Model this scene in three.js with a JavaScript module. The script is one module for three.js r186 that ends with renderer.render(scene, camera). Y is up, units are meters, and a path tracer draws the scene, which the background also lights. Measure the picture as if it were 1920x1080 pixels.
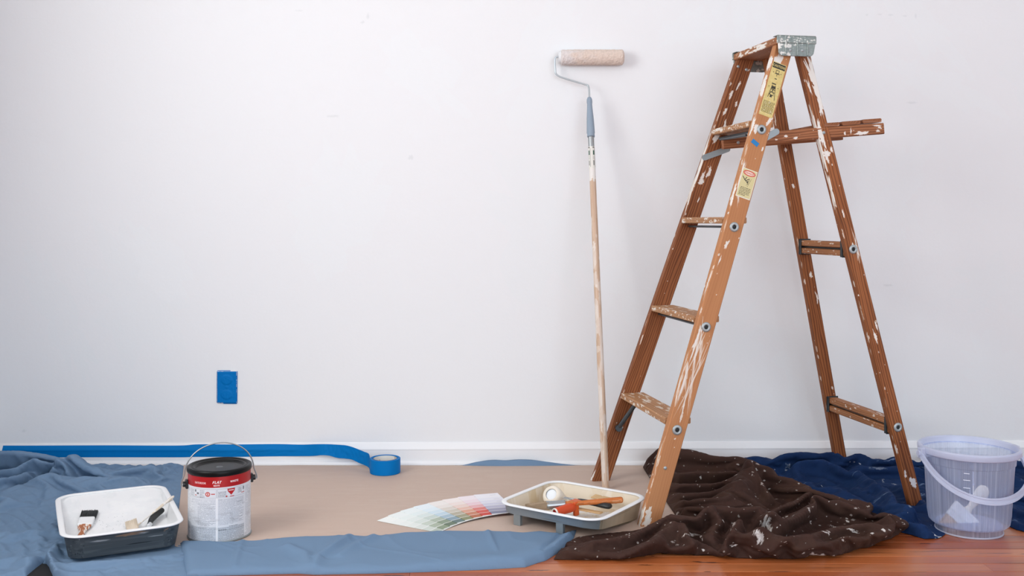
import * as THREE from 'three';
import { mergeGeometries, mergeVertices, toCreasedNormals } from 'three/addons/utils/BufferGeometryUtils.js';
import { RoundedBoxGeometry } from 'three/addons/geometries/RoundedBoxGeometry.js';
import { RectAreaLightUniformsLib } from 'three/addons/lights/RectAreaLightUniformsLib.js';
import { createNoise2D, createNoise3D } from 'simplex-noise';

// ---------- camera, sky, daylight, exposure ----------
const F = 1890, CY = 413, H = 0.86, D = 3.55;          // focal length in pixels, horizon row, eye height, distance to the back wall (z = 0)
const scene = new THREE.Scene();
scene.background = new THREE.Color(0xdfe8f2);
const camera = new THREE.PerspectiveCamera(2 * Math.atan(540 / F) * 180 / Math.PI, 1920 / 1080, 0.05, 60);
camera.position.set(0, H, D); camera.lookAt(0, H, 0);
camera.setViewOffset(1920, 1080, 0, 540 - CY, 1920, 1080);   // level camera with the lens shifted down
camera.updateProjectionMatrix();
const renderer = new THREE.WebGLRenderer({ antialias: true });
renderer.toneMapping = THREE.LinearToneMapping;
renderer.toneMappingExposure = 1.1;
renderer.shadowMap.enabled = true;
RectAreaLightUniformsLib.init();
const LX = -1.838, RX = 3.3, FZ = 5.4, CH = 2.75;            // room: left wall, right wall, wall behind the camera, ceiling
const WIN = { z0: 1.35, z1: 2.95, y0: 1.0, y1: 2.35 };       // window in the left wall
const FILL_WIN = { x0: 0.0, x1: 3.15, y0: 0.45, y1: 2.25 };      // unseen window added behind the camera, sized for fill light
function daylight(color, intensity, w, h, pos, to) {
  const l = new THREE.RectAreaLight(color, intensity, w, h);
  l.position.set(...pos); l.lookAt(...to); l.castShadow = true; scene.add(l);
}
daylight(0xf8f9f7, 7.6, WIN.z1 - WIN.z0 - 0.1, WIN.y1 - WIN.y0 - 0.1, [LX + 0.01, (WIN.y0 + WIN.y1) / 2, (WIN.z0 + WIN.z1) / 2], [LX + 1, (WIN.y0 + WIN.y1) / 2, (WIN.z0 + WIN.z1) / 2]);
daylight(0xe2f0fc, 5.0, FILL_WIN.x1 - FILL_WIN.x0 - 0.1, FILL_WIN.y1 - FILL_WIN.y0 - 0.1, [(FILL_WIN.x0 + FILL_WIN.x1) / 2, (FILL_WIN.y0 + FILL_WIN.y1) / 2, FZ - 0.01], [(FILL_WIN.x0 + FILL_WIN.x1) / 2, (FILL_WIN.y0 + FILL_WIN.y1) / 2, 0]);  // fill light from the added window behind the camera

// ---------- helpers ----------
function rng(seed) { let a = seed >>> 0; return () => { a = (a + 0x6D2B79F5) | 0; let t = Math.imul(a ^ (a >>> 15), 1 | a); t = (t + Math.imul(t ^ (t >>> 7), 61 | t)) ^ t; return ((t ^ (t >>> 14)) >>> 0) / 4294967296; }; }
const n2 = createNoise2D(rng(11)), n3 = createNoise3D(rng(12));
const V = (x, y, z) => new THREE.Vector3(x, y, z);
const clamp = (x, a = 0, b = 1) => Math.min(b, Math.max(a, x));
const sstep = (a, b, x) => { const t = clamp((x - a) / (b - a)); return t * t * (3 - 2 * t); };
const G = (px, py, h = 0) => { const zd = F * (H - h) / (py - CY); return [(px - 960) * zd / F, D - zd]; };   // picture row and column of a point at height h -> ground plan (x, z)
const used = new Map();
const numbered = (n) => { const k = used.get(n) || 0; used.set(n, k + 1); return k ? `${n}_${String(k).padStart(3, '0')}` : n; };
function shade(o) { o.traverse((c) => { if (c.isMesh) { c.castShadow = true; c.receiveShadow = true; } }); return o; }
function thing(name, label, category, pos = [0, 0, 0], turn = 0, group) {
  const o = new THREE.Group(); o.name = numbered(name); o.position.set(...pos); o.rotation.y = turn;
  o.userData = { label, category }; if (group) o.userData.group = group; scene.add(o); return o;
}
function part(name, geo, m, parent, label) {
  const o = new THREE.Mesh(geo, m); o.name = name; o.castShadow = o.receiveShadow = true; parent.add(o);
  if (label) o.userData.label = label; return o;
}
function struct(name, geo, m) { const o = part(name, geo, m, scene); o.userData.kind = 'structure'; return o; }
const box = (w, h, d, x = 0, y = 0, z = 0) => new THREE.BoxGeometry(w, h, d).translate(x, y, z);
const rbox = (w, h, d, r, x = 0, y = 0, z = 0) => new RoundedBoxGeometry(w, h, d, 2, r).translate(x, y, z);
const merge = (l) => mergeGeometries(l.map((g) => g.index ? g.toNonIndexed() : g));
const lathe = (pts, seg = 64) => new THREE.LatheGeometry(pts.map((p) => new THREE.Vector2(p[0], p[1])), seg);
const tube = (pts, r, seg = 48, rad = 10, closed = false) => new THREE.TubeGeometry(new THREE.CatmullRomCurve3(pts.map((p) => Array.isArray(p) ? V(...p) : p), closed, 'centripetal'), seg, r, rad, closed);
const std = (color, roughness = 0.7, o = {}) => new THREE.MeshPhysicalMaterial({ color, roughness, ...o });
function canvas(w, h, draw, srgb = true) {
  const c = document.createElement('canvas'); c.width = w; c.height = h; draw(c.getContext('2d'), w, h);
  const t = new THREE.CanvasTexture(c); if (srgb) t.colorSpace = THREE.SRGBColorSpace; t.anisotropy = 8; t.wrapS = t.wrapT = THREE.RepeatWrapping; return t;
}
function grayTex(n, f) {
  const d = new Uint8Array(n * n * 4);
  for (let y = 0; y < n; y++) for (let x = 0; x < n; x++) { const v = clamp(f(x / n, y / n)) * 255, i = (y * n + x) * 4; d[i] = d[i + 1] = d[i + 2] = v; d[i + 3] = 255; }
  const t = new THREE.DataTexture(d, n, n); t.wrapS = t.wrapT = THREE.RepeatWrapping; t.magFilter = THREE.LinearFilter; t.needsUpdate = true; return t;
}
function rep(t, sx, sy) { const c = t.clone(); c.repeat.set(sx, sy); c.needsUpdate = true; return c; }
// an irregular blob of dried paint
function blob(c, r, x, y, rx, ry, col, a = 1, rot = 0) {
  c.save(); c.translate(x, y); c.rotate(rot); c.globalAlpha = a; c.fillStyle = col; c.beginPath();
  const n = 26, ph = r() * 6.28; const j = []; for (let i = 0; i < n; i++) j.push(0.5 + r() * 0.75);
  for (let i = 0; i <= n; i++) { const t = i / n * 6.283 + ph, k = j[i % n]; const X = Math.cos(t) * rx * k, Y = Math.sin(t) * ry * k; if (i) { const t0 = (i - 0.5) / n * 6.283 + ph, k0 = (k + j[(i - 1) % n]) / 2; c.quadraticCurveTo(Math.cos(t0) * rx * k0 * 1.04, Math.sin(t0) * ry * k0 * 1.04, X, Y); } else c.moveTo(X, Y); }
  c.fill(); c.restore();
}

// ---------- wood boards with their own print of grain and paint ----------
const PAINT = '#e9e5df';
// a board along +Y from 0 to L, w wide in X, t thick in Z, chamfered; the ends slant by kx per metre of X
function boardGeo(L, w, t, k0 = 0, k1 = 0, ch = 0.0025) {
  const a = w / 2, b = t / 2;
  const P = [[-a + ch, b], [a - ch, b], [a, b - ch], [a, -b + ch], [a - ch, -b], [-a + ch, -b], [-a, -b + ch], [-a, b - ch]];
  const per = 2 * (w + t), s = [0]; for (let i = 0; i < 8; i++) { const q = P[(i + 1) % 8]; s.push(s[i] + Math.hypot(q[0] - P[i][0], q[1] - P[i][1])); }
  const S = s[8], pos = [], uv = [], N = 6;
  const put = (p, y, u, v) => { pos.push(p[0], y + p[0] * (y < L / 2 ? k0 : k1), p[1]); uv.push(u, v); };
  for (let i = 0; i < 8; i++) for (let j = 0; j < N; j++) {
    const p = P[i], q = P[(i + 1) % 8], y0 = L * j / N, y1 = L * (j + 1) / N, u0 = j / N, u1 = (j + 1) / N, v0 = s[i] / S, v1 = s[i + 1] / S;
    put2(p, y0, u0, v0); put2(q, y0, u0, v1); put2(q, y1, u1, v1); put2(p, y0, u0, v0); put2(q, y1, u1, v1); put2(p, y1, u1, v0);
  }
  function put2(p, y, u, v) { const k = k0 + (k1 - k0) * y / L; pos.push(p[0], y + p[0] * k, p[1]); uv.push(u, v); }
  for (let i = 1; i < 7; i++) { for (const m of [0, i, i + 1].reverse()) put(P[m], 0, 0.001, s[m] / S); for (const m of [0, i, i + 1]) put(P[m], L, 0.999, s[m] / S); }
  const g = new THREE.BufferGeometry(); g.setAttribute('position', new THREE.Float32BufferAttribute(pos, 3)); g.setAttribute('uv', new THREE.Float32BufferAttribute(uv, 2));
  g.computeVertexNormals();
  return g;
}
function woodTex(L, w, t, o = {}) {
  const { seed = 1, base = [178, 116, 70], dark = [116, 64, 32], grain = 1, splats = [], random = 20, lo = 0, hi = 1, edge = 0 } = o;
  const r = rng(seed), per = 2 * (w + t), W = Math.min(2048, Math.max(128, Math.round(L * 1400))), Hh = Math.max(48, Math.round(per * 1400)), ppm = W / L, ppv = Hh / per;
  const fv = { f: [0, w], r: [w, w + t], b: [w + t, 2 * w + t], l: [2 * w + t, per] };
  return canvas(W, Hh, (c) => {
    const img = c.getImageData(0, 0, W, Hh), d = img.data, off = seed * 7.3;
    for (const [key, [v0, v1]] of Object.entries(fv)) {
      const wide = key === 'f' || key === 'b', mid = (v0 + v1) / 2 + (r() - 0.5) * (v1 - v0) * 0.8;
      for (let y = Math.floor(v0 * ppv); y < Math.min(Hh, Math.ceil(v1 * ppv)); y++) for (let x = 0; x < W; x++) {
        const m = x / ppm, q = y / ppv;
        const warp = 0.006 * n2(m * 1.6 + off, q * 8 + off) + 0.0015 * n2(m * 7 + off, q * 30);
        const ring = Math.abs(q - mid + warp) * (wide ? 210 : 260) + m * (wide ? 1.1 : 0.2);
        let g = 0.5 + 0.5 * Math.sin(ring * 3.6 + n2(m * 3, q * 60 + off)); g = Math.pow(g, 2.2);
        const fine = 0.5 + 0.5 * n2(m * 22 + off, q * 900), broad = n2(m * 2.2 + off * 2, q * 20) * 0.5 + 0.5;
        const k = clamp(grain * (g * 0.62 + fine * 0.22) + (broad - 0.5) * 0.28, 0, 1);
        const i = ((Hh - 1 - y) * W + x) * 4;
        for (let a = 0; a < 3; a++) d[i + a] = base[a] + (dark[a] - base[a]) * k;
        d[i + 3] = 255;
      }
    }
    c.putImageData(img, 0, 0);
    const at = (m, f, v) => [m * ppm, Hh - (fv[f][0] + v * (fv[f][1] - fv[f][0])) * ppv];
    // dirt and paint wear
    for (let i = 0; i < random; i++) {
      const f = 'flrb'[Math.floor(r() * 4)], [x, y] = at(L * (lo + (hi - lo) * r()), f, r()), s = (0.0012 + 0.004 * Math.pow(r(), 3)) * ppm;
      blob(c, r, x, y, s * (0.7 + r()), s * (0.6 + r() * 0.5), PAINT, 0.6 + r() * 0.4);
    }
    for (let i = 0; i < edge; i++) {    // paint rubbed along the edge between face l and face f
      const m = L * (lo + (hi - lo) * r()), [x, y] = at(m, 'l', 0.55 + r() * 0.5), s = (0.004 + 0.02 * r()) * ppm;
      blob(c, r, x, y, s, (0.0025 + r() * 0.003) * ppv, PAINT, 0.35 + r() * 0.5);
    }
    for (const [m, f, v, rm, rv, a = 0.95, n = 3] of splats) for (let i = 0; i < n; i++) {
      const [x, y] = at(m + (r() - 0.5) * rm * 1.2, f, v + (r() - 0.5) * rv / (fv[f][1] - fv[f][0]) * 0.8);
      blob(c, r, x, y, rm * ppm * (0.4 + r() * 0.6), rv * ppv * (0.35 + r() * 0.6), PAINT, a, (r() - 0.5) * 0.5);
    }
  });
}
function woodMat(L, w, t, o) { return std(0xffffff, 0.58, { map: woodTex(L, w, t, o), specularIntensity: 0.5 }); }
const basis = (x, y, z, p) => new THREE.Matrix4().makeBasis(x, y, z).setPosition(p);
// place a mesh with its local Y along d and its local X as near as possible to ex
function orient(o, p, d, ex) { const y = d.clone().normalize(), z = new THREE.Vector3().crossVectors(ex, y).normalize(), x = new THREE.Vector3().crossVectors(y, z); const m = basis(x, y, z, p); o.quaternion.setFromRotationMatrix(m); o.position.copy(p); return o; }
const cyl = (a, b, r, seg = 16, r2 = r) => { const d = b.clone().sub(a), g = new THREE.CylinderGeometry(r2, r, d.length(), seg); g.applyQuaternion(new THREE.Quaternion().setFromUnitVectors(V(0, 1, 0), d.clone().normalize())); const m = a.clone().add(b).multiplyScalar(0.5); return g.translate(m.x, m.y, m.z); };

// ---------- cloth and other sheets: a height field over a ground-plan outline ----------
function inside(P, x, z) { let c = false; for (let i = 0, j = P.length - 1; i < P.length; j = i++) if ((P[i][1] > z) !== (P[j][1] > z) && x < (P[j][0] - P[i][0]) * (z - P[i][1]) / (P[j][1] - P[i][1]) + P[i][0]) c = !c; return c; }
function nearest(P, x, z) {
  let best = 1e9, bx = x, bz = z;
  for (let i = 0; i < P.length; i++) { const a = P[i], b = P[(i + 1) % P.length], dx = b[0] - a[0], dz = b[1] - a[1], t = clamp(((x - a[0]) * dx + (z - a[1]) * dz) / (dx * dx + dz * dz || 1)), X = a[0] + dx * t, Z = a[1] + dz * t, q = (X - x) ** 2 + (Z - z) ** 2; if (q < best) { best = q; bx = X; bz = Z; } }
  return [Math.sqrt(best), bx, bz];
}
// smooth an outline
function curve(P, n = 6, closed = true) { const c = new THREE.CatmullRomCurve3(P.map((p) => V(p[0], 0, p[1])), closed, 'centripetal'); return c.getPoints(P.length * n).slice(0, closed ? -1 : undefined).map((p) => [p.x, p.z]); }
function sheet(P, step, height, { floor = 0.0003, uv = (x, z) => [x, z], skirt = true, under = false, lean = 0 } = {}) {
  let x0 = 1e9, x1 = -1e9, z0 = 1e9, z1 = -1e9; for (const [x, z] of P) { x0 = Math.min(x0, x); x1 = Math.max(x1, x); z0 = Math.min(z0, z); z1 = Math.max(z1, z); }
  x0 -= step; z0 -= step; const nx = Math.ceil((x1 - x0) / step) + 2, nz = Math.ceil((z1 - z0) / step) + 2;
  const cellIn = new Uint8Array(nx * nz), id = new Int32Array((nx + 1) * (nz + 1)).fill(-1), pos = [], uvs = [], idx = [];
  for (let j = 0; j < nz; j++) for (let i = 0; i < nx; i++) cellIn[j * nx + i] = inside(P, x0 + (i + 0.5) * step, z0 + (j + 0.5) * step) ? 1 : 0;
  const cell = (i, j) => i >= 0 && j >= 0 && i < nx && j < nz && cellIn[j * nx + i];
  const vert = (i, j) => {
    const k = j * (nx + 1) + i; if (id[k] >= 0) return id[k];
    let x = x0 + i * step, z = z0 + j * step; let [d, bx, bz] = nearest(P, x, z);
    const border = !(cell(i, j) && cell(i - 1, j) && cell(i, j - 1) && cell(i - 1, j - 1));
    if (border) { x = bx; z = bz; d = 0; }
    const y = height(x, z, d); pos.push(x, y, z + (border ? 0 : lean * Math.max(0, y - 0.01))); uvs.push(...uv(x, z)); return (id[k] = pos.length / 3 - 1);
  };
  const edges = [];
  for (let j = 0; j < nz; j++) for (let i = 0; i < nx; i++) if (cell(i, j)) {
    const a = vert(i, j), b = vert(i + 1, j), c = vert(i + 1, j + 1), e = vert(i, j + 1);
    if ((i + j) & 1) idx.push(a, e, b, b, e, c); else idx.push(a, e, c, a, c, b);
    if (!cell(i, j - 1)) edges.push([b, a]); if (!cell(i, j + 1)) edges.push([e, c]); if (!cell(i - 1, j)) edges.push([a, e]); if (!cell(i + 1, j)) edges.push([c, b]);
  }
  const n0 = pos.length / 3;
  if (skirt) {
    const low = new Map(); const lowOf = (k) => { if (!low.has(k)) { pos.push(pos[k * 3], floor, pos[k * 3 + 2]); uvs.push(uvs[k * 2], uvs[k * 2 + 1]); low.set(k, pos.length / 3 - 1); } return low.get(k); };
    for (const [a, b] of edges) { const c = lowOf(b), e = lowOf(a); idx.push(a, c, b, a, e, c); }
  }
  if (under) {
    const low = new Map(); const lowOf = (k) => { if (!low.has(k)) { pos.push(pos[k * 3], pos[k * 3 + 1] - under, pos[k * 3 + 2]); uvs.push(uvs[k * 2], uvs[k * 2 + 1]); low.set(k, pos.length / 3 - 1); } return low.get(k); };
    const m = idx.length; for (let k = 0; k < m; k += 3) idx.push(lowOf(idx[k]), lowOf(idx[k + 2]), lowOf(idx[k + 1]));
    for (const [a, b] of edges) { const c = lowOf(b), e = lowOf(a); idx.push(a, c, b, a, e, c); }
  }
  const g = new THREE.BufferGeometry(); g.setAttribute('position', new THREE.Float32BufferAttribute(pos, 3)); g.setAttribute('uv', new THREE.Float32BufferAttribute(uvs, 2)); g.setIndex(idx); g.computeVertexNormals(); return g;
}
// folds: each a crest line of [column, row, height] as seen in the photograph turned to ground plan, with widths (metres) of its near and far flank
function fold(pts, near, far = near, sharp = 2) { const q = pts.map(([px, py, h]) => { const [x, z] = G(px, py, h); return [x, z, h]; }); let ax = 0, az = 0; for (let i = 0; i + 1 < q.length; i++) { ax += Math.abs(q[i + 1][0] - q[i][0]); az += Math.abs(q[i + 1][1] - q[i][1]); } const wide = 1 + 1.3 * ax / Math.hypot(ax, az) ** 1; near *= wide; far *= wide; let bx0 = 1e9, bx1 = -1e9, bz0 = 1e9, bz1 = -1e9; for (const p of q) { bx0 = Math.min(bx0, p[0]); bx1 = Math.max(bx1, p[0]); bz0 = Math.min(bz0, p[1]); bz1 = Math.max(bz1, p[1]); } const m = 5 * Math.max(near, far); return { q, near, far, sharp, box: [bx0 - m, bx1 + m, bz0 - m, bz1 + m] }; }
function foldHeight(fs, x, z) {
  let s = 0;
  for (const f of fs) {
    if (x < f.box[0] || x > f.box[1] || z < f.box[2] || z > f.box[3]) continue;
    let best = 1e9, h = 0, side = 1, cap = 0;
    for (let i = 0; i + 1 < f.q.length; i++) {
      const a = f.q[i], b = f.q[i + 1], dx = b[0] - a[0], dz = b[1] - a[1], tt = ((x - a[0]) * dx + (z - a[1]) * dz) / (dx * dx + dz * dz), t = clamp(tt);
      const ex = x - a[0] - dx * t, ez = z - a[1] - dz * t, d = Math.hypot(ex, ez);
      if (d < best) { best = d; h = a[2] + (b[2] - a[2]) * t; side = ez >= 0 ? 1 : -1; }
    }
    const w = side > 0 ? f.near : f.far, u = best / w, v = h / Math.pow(1 + u * u, f.sharp);
    s = h < 0 ? s + v : s > 0 ? Math.max(s, v) + 0.35 * Math.min(s, v) : s + v;
  }
  return s;
}
// let a sheet with some slack in it buckle and settle under gravity, then smooth it by Loop subdivision
function drape(g, { slack, hold = () => 0, top = () => 1, base = () => 0.0025, pull = 0.02, steps = 110, iters = 12, bend = 0.5, levels = 2, seed = 1, thick = 0.0012, rough = 0.0006 }) {
  const r = rng(seed), p = Float64Array.from(g.attributes.position.array), n = p.length / 3, tri = Array.from(g.index.array);
  const rest = Float64Array.from(p), E = new Map(), key = (a, b) => a < b ? a * 1e6 + b : b * 1e6 + a;
  for (let k = 0; k < tri.length; k += 3) for (let e = 0; e < 3; e++) { const a = tri[k + e], b = tri[k + (e + 1) % 3], c = tri[k + (e + 2) % 3], q = E.get(key(a, b)); if (q) q[3] = c; else E.set(key(a, b), [a, b, c, -1]); }
  const edge = new Uint8Array(n), C = [];
  for (const [a, b, c, d] of E.values()) { if (d < 0) edge[a] = edge[b] = 1; }
  const add = (a, b, k) => { const dx = rest[a * 3] - rest[b * 3], dy = rest[a * 3 + 1] - rest[b * 3 + 1], dz = rest[a * 3 + 2] - rest[b * 3 + 2]; let [sx, sz] = slack((rest[a * 3] + rest[b * 3]) / 2, (rest[a * 3 + 2] + rest[b * 3 + 2]) / 2); const near = edge[a] || edge[b] ? 0 : 1; C.push([a, b, Math.hypot(dx * (1 + (sx - 1) * near), dy, dz * (1 + (sz - 1) * near)), k]); };
  for (const [a, b, c, d] of E.values()) { add(a, b, 1); if (d >= 0) add(c, d, bend); }
  const fix = new Float64Array(n), y0 = Float64Array.from({ length: n }, (_, i) => rest[i * 3 + 1]), ceil = Float64Array.from({ length: n }, (_, i) => top(rest[i * 3], rest[i * 3 + 2])), low = Float64Array.from({ length: n }, (_, i) => base(rest[i * 3], rest[i * 3 + 2]));
  for (let i = 0; i < n; i++) { fix[i] = hold(rest[i * 3], rest[i * 3 + 2]); if (fix[i] < 1) p[i * 3 + 1] += (0.004 * n2(rest[i * 3] * 22 + seed, rest[i * 3 + 2] * 22) + 0.003 * r()) * (edge[i] ? 0.3 : 1); }
  const v = new Float64Array(p.length), q = new Float64Array(p.length), CA = new Int32Array(C.length), CB = new Int32Array(C.length), CL = new Float64Array(C.length), CK = new Float64Array(C.length);
  C.forEach(([a, b, l, k], i) => { CA[i] = a; CB[i] = b; CL[i] = l; CK[i] = k; });
  const W = Float64Array.from({ length: n }, (_, i) => fix[i] >= 1 ? 0 : 1), WH = Float64Array.from({ length: n }, (_, i) => fix[i] >= 1 || edge[i] ? 0 : 1);
  const dt = 0.008;
  for (let s = 0; s < steps; s++) {
    q.set(p);
    for (let i = 0; i < n; i++) if (W[i]) { v[i * 3 + 1] -= 9.8 * dt; for (let k = 0; k < 3; k++) p[i * 3 + k] += v[i * 3 + k] * dt * (k === 1 ? 1 : WH[i]); p[i * 3 + 1] += (y0[i] - p[i * 3 + 1]) * (edge[i] ? 0.5 : pull); }
    for (let it = 0; it < iters; it++) {
      for (let j = 0; j < C.length; j++) {
        const a = CA[j] * 3, b = CB[j] * 3, ia = CA[j], ib = CB[j]; let dx = p[a] - p[b], dy = p[a + 1] - p[b + 1], dz = p[a + 2] - p[b + 2]; const l = Math.sqrt(dx * dx + dy * dy + dz * dz) || 1e-9, w = W[ia] + W[ib]; if (!w) continue;
        const f = (l - CL[j]) / l * CK[j] / 2; dx *= f; dy *= f; dz *= f;
        if (WH[ia]) { p[a] -= dx; p[a + 2] -= dz; } if (WH[ib]) { p[b] += dx; p[b + 2] += dz; } if (W[ia]) p[a + 1] -= dy; if (W[ib]) p[b + 1] += dy;
      }
      for (let i = 0; i < n; i++) { if (p[i * 3 + 1] < low[i]) p[i * 3 + 1] = low[i]; if (p[i * 3 + 1] > ceil[i]) p[i * 3 + 1] = ceil[i]; }
    }
    for (let i = 0; i < n; i++) for (let k = 0; k < 3; k++) { v[i * 3 + k] = (p[i * 3 + k] - q[i * 3 + k]) / dt * 0.94; if (k !== 1 && p[i * 3 + 1] < 0.003) v[i * 3 + k] *= 0.4; }
  }
  let P = Array.from(p), U = Array.from(g.attributes.uv.array);
  let T = tri;
  for (let lv = 0; lv < levels; lv++) {
    const N = P.length / 3, M = new Map(), nb = Array.from({ length: N }, () => []), bd = new Uint8Array(N);
    for (let k = 0; k < T.length; k += 3) for (let e = 0; e < 3; e++) { const a = T[k + e], b = T[k + (e + 1) % 3], c = T[k + (e + 2) % 3], h = key(a, b), o = M.get(h); if (o) o.d = c; else { M.set(h, { a, b, c, d: -1, id: 0 }); nb[a].push(b); nb[b].push(a); } }
    for (const o of M.values()) if (o.d < 0) bd[o.a] = bd[o.b] = 1;
    const P2 = [], U2 = U.slice();
    for (let i = 0; i < N; i++) { if (bd[i]) { P2.push(P[i * 3], P[i * 3 + 1], P[i * 3 + 2]); continue; } const m = nb[i].length, be = m > 3 ? 3 / (8 * m) : 3 / 16; for (let k = 0; k < 3; k++) { let s = 0; for (const j of nb[i]) s += P[j * 3 + k]; P2.push(P[i * 3 + k] * (1 - m * be) + be * s); } }
    for (const o of M.values()) { o.id = P2.length / 3; for (let k = 0; k < 3; k++) P2.push(o.d < 0 ? (P[o.a * 3 + k] + P[o.b * 3 + k]) / 2 : 0.375 * (P[o.a * 3 + k] + P[o.b * 3 + k]) + 0.125 * (P[o.c * 3 + k] + P[o.d * 3 + k])); for (let k = 0; k < 2; k++) U2.push((U[o.a * 2 + k] + U[o.b * 2 + k]) / 2); }
    const T2 = []; for (let k = 0; k < T.length; k += 3) { const [a, b, c] = [T[k], T[k + 1], T[k + 2]], x = M.get(key(a, b)).id, y = M.get(key(b, c)).id, z = M.get(key(c, a)).id; T2.push(a, x, z, x, b, y, z, y, c, x, y, z); }
    P = P2; U = U2; T = T2;
  }
  const N = P.length / 3; for (let i = 0; i < N; i++) P[i * 3 + 1] += rough * n2(U[i * 2] * 40, U[i * 2 + 1] * 40);
  // the reverse, and the rim that joins the two
  const B = new Map(); for (let k = 0; k < T.length; k += 3) for (let e = 0; e < 3; e++) { const a = T[k + e], b = T[k + (e + 1) % 3]; if (B.has(key(a, b))) B.set(key(a, b), null); else B.set(key(a, b), [a, b]); }
  const out = P.slice(), uv = U.slice(); for (let i = 0; i < N; i++) { out.push(P[i * 3], Math.max(0.0004, P[i * 3 + 1] - thick), P[i * 3 + 2]); uv.push(U[i * 2], U[i * 2 + 1]); }
  const idx = T.slice(); for (let k = 0; k < T.length; k += 3) idx.push(T[k] + N, T[k + 2] + N, T[k + 1] + N);
  for (const o of B.values()) if (o) idx.push(o[0], o[1] + N, o[1], o[0], o[0] + N, o[1] + N);
  const G2 = new THREE.BufferGeometry(); G2.setAttribute('position', new THREE.Float32BufferAttribute(out, 3)); G2.setAttribute('uv', new THREE.Float32BufferAttribute(uv, 2)); G2.setIndex(idx); G2.computeVertexNormals(); return G2;
}
const crumple = (x, z, sc, ang, ax, p, off) => { const c = Math.cos(ang), s = Math.sin(ang), u = (x * c + z * s) / (sc * ax), v = (-x * s + z * c) / sc, w = 0.5 * n2(u * 0.7 + off, v * 0.7 - off); return Math.pow(1 - Math.abs(n2(u + w + off, v + w - off)), p); };

// ---------- shared materials ----------
const weave = grayTex(128, (u, v) => 0.5 + 0.25 * Math.sin(u * 6.2832 * 32) + 0.25 * Math.sin(v * 6.2832 * 32));
const steel = std(0xa9aeb0, 0.38, { metalness: 0.9 });
const galv = std(0x9aa3a6, 0.5, { metalness: 0.75 });
const white = std(0xeceae6, 0.45);
const blackPlastic = std(0x141618, 0.4);

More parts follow.
